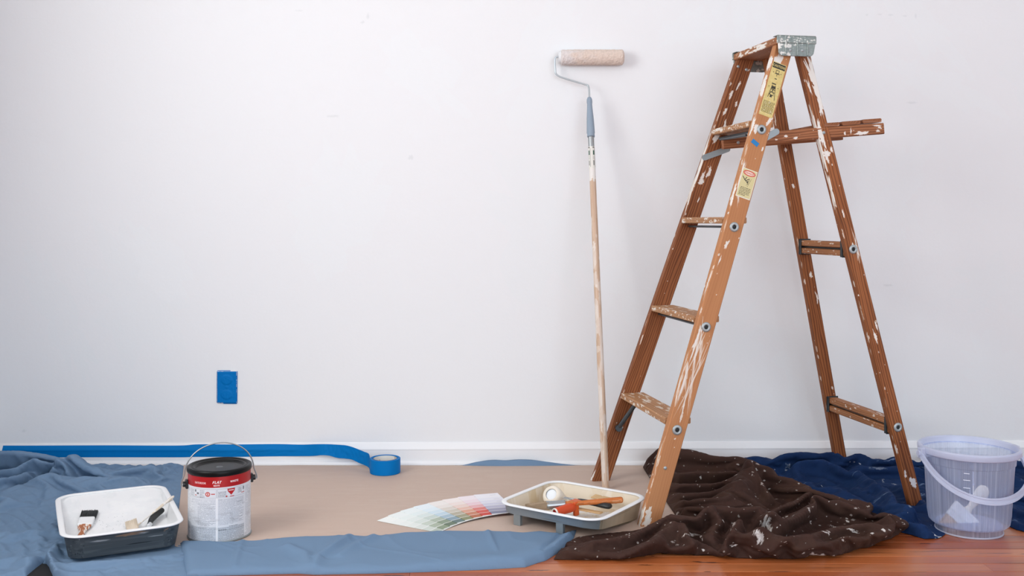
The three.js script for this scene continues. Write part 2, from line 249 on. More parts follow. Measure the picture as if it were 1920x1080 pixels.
// ---------- the room ----------
{
  const r = rng(5);
  const wallTex = canvas(2048, 1024, (c, w, h) => {
    c.fillStyle = '#ecedef'; c.fillRect(0, 0, w, h);
    // faint patches of touched-up paint and small scuffs
    const X = (m) => (m - LX) / (RX - LX) * w, Y = (m) => (1 - m / CH) * h;
    for (let i = 0; i < 60; i++) blob(c, r, r() * w, r() * h, 20 + r() * 90, 20 + r() * 80, r() < 0.5 ? '#ebecee' : '#edeef0', 0.5, r() * 3);
    for (const [px, py, a, b] of [[680, 42, 3, 2], [690, 30, 2, 5], [560, 20, 6, 1], [625, 218, 10, 1.5], [770, 295, 4, 4], [1625, 28, 2, 1.5], [1650, 27, 4, 1.2], [1670, 28, 5, 1.2], [1697, 30, 4, 1.2], [1717, 30, 1.5, 4], [1710, 193, 9, 1.5], [1665, 535, 10, 1.5], [45, 808, 3, 2]]) {
      const x = (px - 960) * D / F, y = H - (py - CY) * D / F; blob(c, r, X(x), Y(y), a * 0.9, b * 0.9, '#c9cbd0', 0.28);
    }
  });
  wallTex.wrapS = wallTex.wrapT = THREE.ClampToEdgeWrapping;
  const orange = grayTex(256, (u, v) => { let s = 0; for (const [f, a] of [[10, 0.5], [24, 0.35], [60, 0.25]]) s += a * n3(Math.cos(u * 6.283) * f / 6.283, Math.sin(u * 6.283) * f / 6.283, v * f); return 0.5 + 0.45 * s; });
  const wallM = std(0xffffff, 0.62, { map: wallTex, bumpMap: rep(orange, 12, 7), bumpScale: 0.0003, specularIntensity: 0.4 });
  const plainM = std(0xe6e7e9, 0.7);
  struct('wall_back', box(RX - LX + 0.3, CH + 0.3, 0.15, (LX + RX) / 2, CH / 2, -0.075), std(0xe6e7e9, 0.7));
  const face = new THREE.PlaneGeometry(RX - LX, CH).translate((LX + RX) / 2, CH / 2, 0);
  const wb = scene.getObjectByName('wall_back');
  // the painted face belongs to the wall: give the wall's own box the print by its front side
  wb.geometry = (() => { const g = new THREE.BoxGeometry(RX - LX, CH, 0.15).translate((LX + RX) / 2, CH / 2, -0.075); return g; })();
  wb.material = wallM; face.dispose();
  const hole = (s, a, b, c, d) => { const p = new THREE.Path(); p.moveTo(a, c); p.lineTo(a, d); p.lineTo(b, d); p.lineTo(b, c); p.closePath(); s.holes.push(p); };
  const slab = (w0, w1, win) => { const s = new THREE.Shape(); s.moveTo(w0, 0); s.lineTo(w1, 0); s.lineTo(w1, CH); s.lineTo(w0, CH); s.closePath(); if (win) hole(s, ...win); return new THREE.ExtrudeGeometry(s, { depth: 0.15, bevelEnabled: false }); };
  struct('wall_left', slab(-0.15, FZ + 0.15, [WIN.z0, WIN.z1, WIN.y0, WIN.y1]).rotateY(-Math.PI / 2).translate(LX, 0, 0), plainM);
  struct('wall_front', slab(LX, RX, [FILL_WIN.x0, FILL_WIN.x1, FILL_WIN.y0, FILL_WIN.y1]).translate(0, 0, FZ), plainM);
  struct('wall_right', box(0.15, CH, FZ + 0.3, RX + 0.075, CH / 2, FZ / 2), plainM);
  struct('ceiling', box(RX - LX + 0.3, 0.15, FZ + 0.3, (LX + RX) / 2, CH + 0.075, FZ / 2), std(0xf0f0ef, 0.8));
  // windows
  const win = (w, h, n) => {
    const o = new THREE.Group(); o.name = n; o.userData.kind = 'structure'; scene.add(o);
    const fr = [], t = 0.06; for (const s of [-1, 1]) { fr.push(box(t, h, 0.12, s * (w / 2 - t / 2), 0, 0)); fr.push(box(w, t, 0.12, 0, s * (h / 2 - t / 2), 0)); } fr.push(box(w - 2 * t, 0.05, 0.06, 0, 0, 0), box(0.04, h - 2 * t, 0.05, 0, 0, 0));
    part('window_frame', merge(fr), white, o); part('window_sill', rbox(w + 0.1, 0.03, 0.2, 0.005, 0, -h / 2 - 0.0, 0.05), white, o);
    const gm = std(0xffffff, 0.02, { transmission: 1, thickness: 0 });
    for (const i of [-1, 1]) for (const j of [-1, 1]) part('pane', box(w / 2 - 0.08, h / 2 - 0.085, 0.004, i * (w / 4 - 0.02), j * (h / 4 - 0.018), -0.02), gm, o);
    return o;
  };
  const w1 = win(WIN.z1 - WIN.z0, WIN.y1 - WIN.y0, 'window_1'); w1.rotation.y = Math.PI / 2; w1.position.set(LX - 0.08, (WIN.y0 + WIN.y1) / 2, (WIN.z0 + WIN.z1) / 2);
  const w2 = win(FILL_WIN.x1 - FILL_WIN.x0, FILL_WIN.y1 - FILL_WIN.y0, 'added_window_2'); w2.rotation.y = Math.PI; w2.position.set((FILL_WIN.x0 + FILL_WIN.x1) / 2, (FILL_WIN.y0 + FILL_WIN.y1) / 2, FZ + 0.08);  // out of view, added to go with the fill light
  // baseboard with a rounded lip, and a shoe strip at its foot
  const prof = [[0, 0], [0.013, 0], [0.013, 0.053], [0.0138, 0.056], [0.0138, 0.058], [0.005, 0.0765], [0.003, 0.079], [0, 0.0795]];
  const bs = new THREE.Shape(); prof.forEach(([z, y], i) => i ? bs.lineTo(-z, y) : bs.moveTo(-z, y));
  struct('baseboard_back', new THREE.ExtrudeGeometry(bs, { depth: RX - LX, bevelEnabled: false }).rotateY(Math.PI / 2).translate(LX, 0, 0).applyMatrix4(new THREE.Matrix4().set(1, 0, 0, 0, 0.0028, 1, 0, 0, 0, 0, 1, 0, 0, 0, 0, 1)), std(0xeff0f2, 0.4));
  const sh = new THREE.Shape(); sh.moveTo(0, 0); sh.lineTo(-0.012, 0); sh.quadraticCurveTo(-0.012, 0.013, 0, 0.016); sh.closePath();
  struct('trim_1', new THREE.ExtrudeGeometry(sh, { depth: RX - LX, bevelEnabled: false, curveSegments: 6 }).rotateY(Math.PI / 2).translate(LX, 0, 0.013), std(0xeff0f2, 0.4));
  struct('baseboard_left', box(0.013, 0.086, FZ, LX + 0.0065, 0.043, FZ / 2), std(0xeff0f2, 0.4));
}

// ---------- plank floor ----------
{
  const fl = new THREE.Group(); fl.name = 'floor'; fl.userData.kind = 'structure'; scene.add(fl);
  part('subfloor', box(RX - LX + 0.3, 0.1, FZ + 0.3, (LX + RX) / 2, -0.07, FZ / 2), std(0x2a1a12, 0.9), fl);
  const tones = [[[202, 116, 64], [116, 54, 26]], [[212, 130, 78], [128, 66, 36]], [[190, 102, 52], [102, 44, 20]]];
  const mats = tones.map(([a, b], ti) => {
    const r = rng(40 + ti), W = 2048, Hh = 480;
    const map = canvas(W, Hh, (c) => {
      const img = c.getImageData(0, 0, W, Hh), d = img.data;
      for (let y = 0; y < Hh; y++) for (let x = 0; x < W; x++) {
        const m = x / W * 2.2, q = y / Hh * 0.48, row = Math.floor(q / 0.06), o = row * 13.7 + ti * 31;
        const wv = q + 0.004 * n2(m * 2 + o, q * 12);
        const g = 0.5 + 0.5 * n2(m * 1.3 + o, wv * 160), f = 0.5 + 0.5 * n2(m * 9 + o, q * 700), bd = 0.5 + 0.5 * n2(m * 1.1 + o, q * 14 + o);
        let k = 0.15 + 0.5 * g * bd + 0.25 * f * 0.6; const st = n2(m * 2.6 + o, wv * 240 + 5); if (st > 0.5) k += (st - 0.5) * 1.7 * bd;
        k = clamp(k); const i = (y * W + x) * 4; for (let e = 0; e < 3; e++) d[i + e] = a[e] + (b[e] - a[e]) * k; d[i + 3] = 255;
      }
      c.putImageData(img, 0, 0);
      // dark mineral flecks and knots in the boards
      for (let i = 0; i < 120; i++) blob(c, r, r() * W, r() * Hh, 6 + r() * 46, 0.8 + r() * 3.4, '#33180c', 0.4 + r() * 0.5, (r() - 0.5) * 0.1);
    });
    return std(0xffffff, 0.3, { map, specularIntensity: 0.6, clearcoat: 0.25, clearcoatRoughness: 0.22 });
  });
  const r = rng(77), PW = 0.057, lens = [1.35, 1.75, 2.15], geos = {};
  const plankGeo = (li, v) => geos[li * 8 + v] ||= (() => {
    const L = lens[li], b = 0.0012, s = new THREE.Shape(), w = PW - 0.001; s.moveTo(0, -0.018); s.lineTo(w, -0.018); s.lineTo(w, -b); s.lineTo(w - b, 0); s.lineTo(b, 0); s.lineTo(0, -b); s.closePath();
    const g = new THREE.ExtrudeGeometry(s, { depth: L - 0.0008, bevelEnabled: false }).rotateY(Math.PI / 2).translate(0, 0, PW);
    const p = g.attributes.position, uv = g.attributes.uv; for (let i = 0; i < p.count; i++) uv.setXY(i, p.getX(i) / 2.2 + v * 0.37, (v * 0.06 + 0.0015 + p.getZ(i)) / 0.48); return g;
  })();
  const rows = Math.floor(FZ / PW);
  for (let j = 0; j < rows; j++) {
    let x = LX - r() * 1.2; const dense = j < 26;
    while (x < RX) {
      let li = dense ? Math.floor(r() * 3) : 2; const o = part('plank', plankGeo(li, Math.floor(r() * 8)), mats[Math.floor(r() * 3)], fl);
      o.position.set(x, 0, j * PW); x += lens[li];
    }
  }
}

// ---------- the stepladder ----------
{
  const a = 0.1886, lad = thing('stepladder', 'paint-splattered wooden stepladder standing open beside the brown drop cloth', 'ladder', [0.3386, 0.002, D - 3.064], a);
  const lf = 0.3212, wf = 0.2484, kf = 0.0742, S = 0.8482, lr = 0.225, wr = 0.2159, kr = 0.0764, CAP = 1.4047, T = 0.026;
  const fr = (t, sg, dx = 0) => V(t * Math.sin(lf) + dx * Math.cos(lf), t * Math.cos(lf) - dx * Math.sin(lf), sg * (wf - kf * t));   // sg +1: near side
  const re = (t, sg, dx = 0) => V(S - t * Math.sin(lr) + dx * Math.cos(lr), t * Math.cos(lr) + dx * Math.sin(lr), sg * (wr - kr * t));
  const WF = 0.056, WR = 0.04;
  const LF = 1.4615, LR = 1.424;
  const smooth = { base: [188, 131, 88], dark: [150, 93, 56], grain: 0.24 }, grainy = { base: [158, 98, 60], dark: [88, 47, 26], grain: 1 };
  const nearSpl = [
    [0.02, 'f', 0.3, 0.03, 0.012, 0.85, 4], [0.03, 'l', 0.6, 0.05, 0.01, 0.9, 4],
    [0.56, 'f', 0.15, 0.05, 0.006], [0.5, 'f', 0.35, 0.1, 0.004, 0.7, 5], [0.46, 'f', 0.6, 0.12, 0.003, 0.6, 6], [0.42, 'f', 0.12, 0.08, 0.006, 0.7, 5], [0.36, 'f', 0.45, 0.08, 0.002, 0.8, 2], [0.33, 'f', 0.5, 0.03, 0.004, 0.8, 3],
    [0.42, 'l', 0.75, 0.07, 0.004, 0.6, 7], [0.2, 'l', 0.6, 0.06, 0.004, 0.5, 7], [0.72, 'l', 0.7, 0.04, 0.004, 0.6, 5], [0.98, 'l', 0.75, 0.03, 0.006, 0.9, 14], [1.2, 'l', 0.7, 0.03, 0.006, 0.9, 12], [1.33, 'l', 0.6, 0.03, 0.011, 0.95, 20], [1.4, 'l', 0.5, 0.02, 0.012, 0.95, 12],
    [1.395, 'f', 0.3, 0.03, 0.016, 0.95, 8], [1.37, 'f', 0.75, 0.014, 0.008, 0.95, 3], [1.2, 'f', 0.2, 0.016, 0.008, 0.95, 3], [1.215, 'f', 0.8, 0.012, 0.008, 0.9, 3], [1.13, 'f', 0.85, 0.01, 0.005, 0.9, 2], [0.83, 'f', 0.35, 0.012, 0.006, 0.9, 3], [0.79, 'f', 0.2, 0.02, 0.003], [1.03, 'f', 0.1, 0.06, 0.004, 0.9, 8]];
  const farSpl = [[0.015, 'l', 0.5, 0.03, 0.012, 0.95, 4], [1.05, 'f', 0.3, 0.02, 0.01, 0.95, 5], [1.07, 'f', 0.55, 0.02, 0.008], [1.2, 'f', 0.3, 0.025, 0.012, 0.95, 5], [1.24, 'f', 0.55, 0.02, 0.006], [1.28, 'f', 0.3, 0.012, 0.006], [1.34, 'f', 0.3, 0.02, 0.006], [1.38, 'f', 0.55, 0.02, 0.004], [1.1, 'l', 0.6, 0.14, 0.008, 0.85, 10], [1.31, 'f', 0.8, 0.008, 0.005], [0.98, 'f', 0.5, 0.012, 0.003]];
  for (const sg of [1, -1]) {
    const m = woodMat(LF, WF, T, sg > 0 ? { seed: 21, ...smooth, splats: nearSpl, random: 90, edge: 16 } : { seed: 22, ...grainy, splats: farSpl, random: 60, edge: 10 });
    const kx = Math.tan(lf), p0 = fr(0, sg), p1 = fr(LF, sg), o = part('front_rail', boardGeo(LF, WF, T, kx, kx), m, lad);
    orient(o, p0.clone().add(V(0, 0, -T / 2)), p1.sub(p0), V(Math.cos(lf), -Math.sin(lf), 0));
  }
  const rearSpl = [[1.33, 'f', 0.75, 0.06, 0.01, 0.97, 10], [1.26, 'f', 0.8, 0.05, 0.008, 0.97, 6], [1.3, 'f', 0.2, 0.03, 0.004], [1.15, 'f', 0.2, 0.04, 0.008, 0.97, 6], [1.08, 'f', 0.25, 0.02, 0.01], [1.1, 'f', 0.7, 0.01, 0.006], [1.12, 'l', 0.7, 0.08, 0.01, 0.9, 8], [0.98, 'l', 0.7, 0.06, 0.008, 0.9, 6], [0.9, 'f', 0.4, 0.012, 0.003], [0.8, 'f', 0.5, 0.02, 0.004], [0.52, 'f', 0.5, 0.018, 0.004, 0.97, 4], [0.55, 'f', 0.8, 0.02, 0.003], [0.075, 'f', 0.6, 0.016, 0.012, 0.97, 5], [0.1, 'f', 0.1, 0.012, 0.005], [0.8, 'f', 0.8, 0.06, 0.003, 0.9, 4]];
  const rearFar = [[0.7, 'f', 0.6, 0.012, 0.008, 0.9, 3], [1.0, 'f', 0.4, 0.01, 0.006], [0.62, 'f', 0.8, 0.02, 0.003], [1.12, 'f', 0.3, 0.01, 0.005]];
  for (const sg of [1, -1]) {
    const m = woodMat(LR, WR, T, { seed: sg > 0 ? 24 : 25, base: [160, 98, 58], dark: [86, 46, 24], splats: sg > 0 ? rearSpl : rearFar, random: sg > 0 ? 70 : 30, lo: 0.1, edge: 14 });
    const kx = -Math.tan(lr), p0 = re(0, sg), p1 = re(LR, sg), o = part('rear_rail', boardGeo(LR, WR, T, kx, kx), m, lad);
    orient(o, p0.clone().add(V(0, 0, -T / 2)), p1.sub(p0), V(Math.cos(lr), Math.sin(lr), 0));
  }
  // bolt heads: domed washer with a dark hollow in the middle
  const washer = lathe([[0.0055, 0], [0.014, 0], [0.0145, 0.0015], [0.012, 0.0042], [0.008, 0.0046], [0.0062, 0.003], [0.006, 0.0005]], 28).rotateX(Math.PI / 2);
  const hollow = lathe([[0, 0.002], [0.003, 0.0015], [0.0062, 0.0005]], 16).rotateX(Math.PI / 2);
  const boltM = std(0xa9b1b3, 0.45, { metalness: 0.45 }), darkM = std(0x17191a, 0.6);
  const bolt = (p, sc = 1) => { const o = part('bolt', washer, boltM, lad); o.position.copy(p); o.scale.setScalar(sc); part('bolt_hollow', hollow, darkM, o); };
  const rivetG = lathe([[0, 0.003], [0.003, 0.0026], [0.0052, 0]], 14).rotateX(Math.PI / 2);
  const rivet = (p, parent = lad) => { const o = part('rivet', rivetG, boltM, parent); o.position.copy(p); };
  // steps, each with a steel tie rod below
  const rodM = std(0x5d6468, 0.45, { metalness: 0.8 });
  for (let i = 0; i < 4; i++) {
    const t = 0.2781 + i * 0.3027, p = fr(t, 1), half = wf - kf * (t + 0.03) - T - 0.001, L = half * 2 + T, w = 0.078, th = 0.019;
    bolt(p.clone().add(V(0, 0, 0.0005)));
    const spl = []; const r = rng(90 + i); const nS = [26, 20, 12, 18][i];
    for (let k = 0; k < nS; k++) spl.push([r() * L, 'f', r(), 0.012 + r() * 0.02, 0.003 + r() * 0.008, 0.55, 2]);
    for (let k = 0; k < [8, 7, 10, 16][i]; k++) spl.push([i === 3 ? L * (0.4 + 0.6 * r()) : r() * L, 'l', r(), 0.008 + r() * 0.012, 0.003 + r() * 0.004, 0.75, 2]);
    const o = part('step', boardGeo(L, w, th), woodMat(L, w, th, { seed: 60 + i, base: [186, 140, 100], dark: [140, 92, 58], grain: 0.7, splats: spl, random: 160 }), lad);
    orient(o, V(p.x + 0.005 + 0.008, p.y + 0.026 - th / 2 + 0.003, half), V(0, 0, -1), V(1, 0, 0));
    part('tie_rod', cyl(V(p.x, p.y, -p.z + 0.002), V(p.x, p.y, p.z - 0.004), 0.0035, 10), rodM, lad);
  }
  // braces under the lowest step
  for (const sg of [1, -1]) {
    const t = 0.2781, p = fr(t, 1), zi = wf - kf * t - T;
    const zo = sg > 0 ? 0 : -T, A = V(p.x + 0.012, p.y + 0.006, sg * (zi - 0.05) + zo), B = V(p.x - 0.035, p.y - 0.085, sg * (zi - 0.002) + zo);
    const b = part('step_brace', merge([cyl(A, B, 0.007, 10), cyl(B.clone().add(V(0, 0, sg * 0.004)), B.clone().add(V(0, 0, -sg * 0.008)), 0.011, 16)]), rodM, lad);
    if (sg > 0) { const q = fr(0.168, 1); rivet(q.add(V(-0.003, 0, 0.0005))); }
  }
  // rear rungs: two slats with a steel rod sandwiched between, in a steel end plate
  for (const [t, i] of [[0.2444, 0], [0.7905, 1]]) {
    const p = re(t, 1); bolt(p.clone().add(V(0, 0, 0.0005)), 0.95);
    const half = wr - kr * t - T - 0.0005, L = 2 * half + T, w = 0.034, th = 0.0185;
    for (const s of [1, -1]) {
      const spl = []; const r = rng(120 + i * 2 + s); if (s > 0) for (let k = 0; k < 12; k++) spl.push([L * (0.05 + 0.6 * r()), 'f', r(), 0.012, 0.006, 0.7, 2]); for (let k = 0; k < 3; k++) spl.push([r() * L, 'l', r(), 0.01, 0.003, 0.8, 2]);
      const o = part('rung_slat', boardGeo(L, w, th), woodMat(L, w, th, { seed: 70 + i * 2 + s, base: [184, 128, 86], dark: [126, 76, 44], splats: spl, random: 30 }), lad);
      orient(o, V(p.x, p.y + s * 0.0125, half), V(0, 0, -1), V(1, 0, 0));
    }
    part('tie_rod', cyl(V(p.x - 0.004, p.y, -p.z + 0.002), V(p.x - 0.004, p.y, p.z - 0.004), 0.003, 8).clone(), rodM, lad);
    for (const sg of [1, -1]) part('end_plate', merge([rbox(0.042, 0.052, 0.002, 0.0008, p.x, p.y, sg > 0 ? half - 0.002 : -half - T + 0.002), box(0.0015, 0.05, 0.014, p.x - 0.0188, p.y, sg > 0 ? half - 0.008 : -half - T + 0.008)]), std(0x3d4244, 0.5, { metalness: 0.7 }), lad);
  }
  // cap board with cast steel ends
  {
    const s0 = 0.4247, w = 0.1195, hw = 0.1627, th = 0.021, L = 2 * hw - 0.008, spl = []; const r = rng(150);
    for (let k = 0; k < 26; k++) spl.push([L * (0.25 + 0.6 * r()), 'l', r(), 0.006 + r() * 0.02, 0.003 + r() * 0.004, 0.9, 2]);
    for (let k = 0; k < 30; k++) spl.push([L * r(), 'f', r(), 0.01 + r() * 0.02, 0.005 + r() * 0.008, 0.7, 2]);
    const o = part('cap_board', boardGeo(L, w, th), woodMat(L, w, th, { seed: 80, base: [178, 122, 84], dark: [120, 74, 46], splats: spl, random: 60 }), lad);
    orient(o, V(s0 + w / 2, CAP - th / 2 - 0.002, hw - 0.004), V(0, 0, -1), V(1, 0, 0));
    const cast = std(0xffffff, 0.55, { metalness: 0.55, map: canvas(256, 128, (c, W, Hh) => { const q = rng(8); c.fillStyle = '#8d9794'; c.fillRect(0, 0, W, Hh); for (let i = 0; i < 260; i++) blob(c, q, q() * W, q() * Hh, 2 + q() * 9, 2 + q() * 6, q() < 0.5 ? '#7b8684' : '#a3aaa7', 0.4); for (let i = 0; i < 70; i++) blob(c, q, q() * W, q() * Hh * 0.45, 1 + q() * 8, 1 + q() * 5, PAINT, 0.75); for (let i = 0; i < 22; i++) blob(c, q, q() * W * 0.32, Hh * (0.3 + q() * 0.7), 3 + q() * 14, 3 + q() * 10, PAINT, 0.85); }) });
    for (const sg of [1, -1]) {
      const sh = new THREE.Shape(); const x0 = -w / 2 - 0.002, x1 = w / 2 + 0.002;
      sh.moveTo(x0 + 0.004, 0.001); sh.lineTo(x1 - 0.002, 0.001); sh.lineTo(x1 - 0.008, -0.028); sh.quadraticCurveTo(x1 - 0.012, -0.037, x1 - 0.024, -0.037); sh.lineTo(x0 + 0.02, -0.037); sh.quadraticCurveTo(x0 + 0.008, -0.036, x0 + 0.006, -0.028); sh.closePath();
      const plate = new THREE.ExtrudeGeometry(sh, { depth: 0.003, bevelEnabled: true, bevelSize: 0.001, bevelThickness: 0.001, bevelSegments: 1 }).translate(0, -0.0215, -0.0015);
      const l = [plate, rbox(w + 0.006, 0.0225, 0.007, 0.0025, 0, -0.011, 0.001), rbox(w + 0.004, 0.0022, 0.03, 0.001, 0, 0.001, -0.012)];
      for (const x of [-0.036, 0.002, 0.034]) l.push(rbox(0.005, 0.055, 0.004, 0.0018, x, -0.03, 0.0035));
      const g = merge(l); const P = g.attributes.position, U = g.attributes.uv; for (let i = 0; i < P.count; i++) U.setXY(i, 0.5 + P.getX(i) / 0.126, clamp(1 + P.getY(i) / 0.062));
      const b = part('cap_bracket', g, cast, lad); b.position.set(s0 + w / 2, CAP, sg * hw); if (sg < 0) b.rotation.y = Math.PI;
      for (const x of [-0.02, 0.018, 0.036]) rivet(V(x, -0.042, 0.002), b);
    }
    for (const dx of [-0.018, 0.012]) rivet(fr(LF - 0.035, -1, dx).add(V(0, 0, 0)));
    rivet(re(LR - 0.035, -1).add(V(0, 0, 0)));
  }
  // folding paint shelf: two arms, slats on top, steel links
  {
    const A = V(0.36, 1.1025, 0), B = V(0.7915, 1.1395, 0), d = B.clone().sub(A).normalize(), L = B.distanceTo(A);
    for (const [z, cut, k] of [[0.118, 0, 0], [-0.098, 0.018, 1]]) {
      const spl = k ? [] : [[L * 0.83, 'f', 0.7, 0.022, 0.007, 0.97, 6], [L * 0.745, 'f', 0.45, 0.0022, 0.016, 0.95, 3], [L * 0.7, 'f', 0.6, 0.004, 0.007], [L * 0.95, 'f', 0.15, 0.016, 0.003], [L * 0.97, 'f', 0.4, 0.006, 0.006], [L * 0.32, 'f', 0.75, 0.01, 0.004], [L * 0.25, 'f', 0.5, 0.006, 0.005], [L * 0.9, 'r', 0.5, 0.05, 0.004, 0.8, 5]];
      const o = part('shelf_arm', boardGeo(L - cut, 0.034, 0.018), woodMat(L - cut, 0.034, 0.018, { seed: 130 + k, base: [170, 112, 76], dark: [104, 60, 36], splats: spl, random: k ? 10 : 30 }), lad);
      orient(o, A.clone().add(V(0, 0, z)), d, V(d.y, -d.x, 0));
      if (k) rivet(A.clone().addScaledVector(d, 0.05).add(V(0, 0, z + 0.0092)));
    }
    const up = V(-d.y, d.x, 0);
    for (const [s, w, lift] of [[0.235, 0.05, 0], [0.3, 0.06, 0.002], [0.37, 0.062, 0.006]]) {
      const o = part('shelf_slat', boardGeo(0.236, w, 0.012), woodMat(0.236, w, 0.012, { seed: 140 + Math.round(s * 100), base: [162, 106, 72], dark: [110, 66, 42], splats: [[0.01, 'r', 0.5, 0.01, 0.004], [0.1, 'b', 0.5, 0.03, 0.02]], random: 16 }), lad);
      orient(o, A.clone().addScaledVector(d, s + 0.025).addScaledVector(up, 0.017 + 0.0062 + lift * 0.4).add(V(0, 0, 0.128)), V(0, 0, -1), d);
    }
    const link = (p, q, name = 'shelf_link') => { const l = p.distanceTo(q), sh = new THREE.Shape(), rr = 0.0095; sh.absarc(0, 0, rr, Math.PI, 0, false); sh.lineTo(rr, l); sh.absarc(0, l, rr, 0, Math.PI, false); sh.closePath(); const g = new THREE.ExtrudeGeometry(sh, { depth: 0.003, bevelEnabled: false }); const o = part(name, g, galv, lad); orient(o, p, q.clone().sub(p), V(1, 0, 0)); return o; };
    link(V(0.385, 1.095, 0.1285), V(0.436, 1.123, 0.1285));
    const f0 = fr(1.12, -1); link(V(f0.x - 0.028, f0.y - 0.0, f0.z + 0.002), V(f0.x + 0.05, f0.y + 0.028, f0.z + 0.003));
    rivet(re(1.152, 1).add(V(0, 0, 0.0005)));
    part('shelf_spreader', cyl(V(0.362, 1.118, -0.12), V(0.345, 1.112, 0.12), 0.004, 10), rodM, lad);
  }
  // printed stickers on the near front rail
  const words = (c, x0, x1, y, sz, n, r, col = '#4a4424') => { c.fillStyle = col; for (let k = 0; k < n; k++) { let x = x0 + r() * 4; while (x < x1 - 6) { const w = 6 + r() * 16; c.fillRect(x, y + k * sz * 1.6, Math.min(w, x1 - x), sz); x += w + 5; } } };
  const st1 = canvas(160, 512, (c, W, Hh) => {
    const r = rng(31); c.fillStyle = '#d8c57f'; c.fillRect(0, 0, W, Hh); for (let i = 0; i < 120; i++) blob(c, r, r() * W, r() * Hh, 4 + r() * 18, 4 + r() * 18, r() < 0.5 ? '#cdb76e' : '#e0d192', 0.4);
    c.fillStyle = '#2a2718'; c.fillRect(6, 6, W - 12, 50); c.fillStyle = '#d8c57f'; c.font = 'bold 32px sans-serif'; c.textAlign = 'center'; c.fillText('CAUTION', W / 2, 43);
    c.strokeStyle = '#2f2a16'; c.lineWidth = 5; c.strokeRect(62, 72, 34, 26); c.beginPath(); c.moveTo(52, 104); c.lineTo(112, 104); c.moveTo(80, 104); c.lineTo(80, 128); c.stroke(); c.fillStyle = '#2f2a16'; c.fillRect(30, 92, 8, 8); c.fillRect(120, 92, 8, 8); c.fillRect(66, 148, 26, 8); c.fillRect(50, 196, 50, 10);
    c.lineWidth = 6; c.beginPath(); c.moveTo(62, 212); c.lineTo(44, 340); c.moveTo(98, 212); c.lineTo(128, 350); for (const y of [230, 254, 280, 306]) { c.moveTo(56, y); c.lineTo(108, y + 4); } c.moveTo(60, 232); c.lineTo(104, 300); c.moveTo(100, 236); c.lineTo(52, 306); c.stroke(); c.fillRect(60, 222, 40, 26); c.fillRect(66, 310, 24, 20);
    c.fillRect(22, 232, 8, 8); c.fillRect(130, 226, 8, 8); words(c, 12, W - 12, 372, 5, 14, r, '#6f6534'); for (let i = 0; i < 26; i++) blob(c, r, r() * W, 330 + r() * 180, 2 + r() * 8, 2 + r() * 5, '#e9e5d8', 0.7);
  });
  const st2 = canvas(192, 320, (c, W, Hh) => {
    const r = rng(33); c.fillStyle = '#e8e2cf'; c.fillRect(0, 0, W, Hh); c.fillStyle = '#d6cb97'; c.fillRect(8, 8, W - 16, Hh - 20);
    c.fillStyle = '#cf3a30'; c.beginPath(); c.ellipse(W / 2, 44, 80, 30, 0, 0, 6.3); c.fill(); c.fillStyle = '#efe4d4'; c.beginPath(); c.ellipse(W / 2, 44, 66, 20, 0, 0, 6.3); c.fill(); c.fillStyle = '#cf3a30'; c.font = 'bold 29px sans-serif'; c.textAlign = 'center'; c.fillText('DANGER', W / 2, 54);
    c.strokeStyle = '#26241c'; c.lineWidth = 8; c.lineCap = 'round'; c.beginPath(); c.moveTo(26, 92); c.lineTo(60, 124); c.lineTo(92, 140); c.moveTo(60, 124); c.lineTo(76, 92); c.moveTo(74, 130); c.lineTo(112, 104); c.moveTo(92, 140); c.lineTo(112, 160); c.stroke(); c.fillStyle = '#26241c'; c.beginPath(); c.arc(104, 136, 9, 0, 6.3); c.fill();
    c.strokeStyle = '#8a8054'; c.lineWidth = 4; c.beginPath(); c.moveTo(140, 96); c.lineTo(112, 190); c.moveTo(120, 96); c.lineTo(96, 180); c.moveTo(132, 120); c.lineTo(116, 118); c.moveTo(124, 146); c.lineTo(108, 144); c.stroke();
    for (let k = 0; k < 6; k++) words(c, 26 + (k === 0 ? 6 : 0), W - 26 - (k === 5 ? 50 : 0), 204 + k * 16, 7, 1, r, '#4c4630');
  });
  const onRail = (name, w, h, t, dx, map, label, rz = 0) => { const g = rbox(w, h, 0.0007, 0.0003); const P = g.attributes.position, U = g.attributes.uv; for (let i = 0; i < P.count; i++) U.setXY(i, P.getX(i) / w + 0.5, P.getY(i) / h + 0.5); const o = part(name, g, map, lad, label); const p0 = fr(t, 1, dx), d = fr(1, 1).sub(fr(0, 1)); orient(o, p0.add(V(0, 0, 0.0004)), d, V(Math.cos(lf), -Math.sin(lf), 0)); o.rotateZ(rz); return o; };
  onRail('sticker', 0.044, 0.168, 1.313, 0.0, std(0xffffff, 0.5, { map: st1 }), 'yellow caution sticker with a ladder drawing');
  onRail('sticker', 0.047, 0.088, 1.017, 0.001, std(0xffffff, 0.5, { map: st2 }), 'pale warning sticker with a red oval');
  onRail('tape_scrap', 0.024, 0.013, 1.142, -0.008, std(0x1f7fc0, 0.6), 'torn scrap of blue tape', -0.35);
}

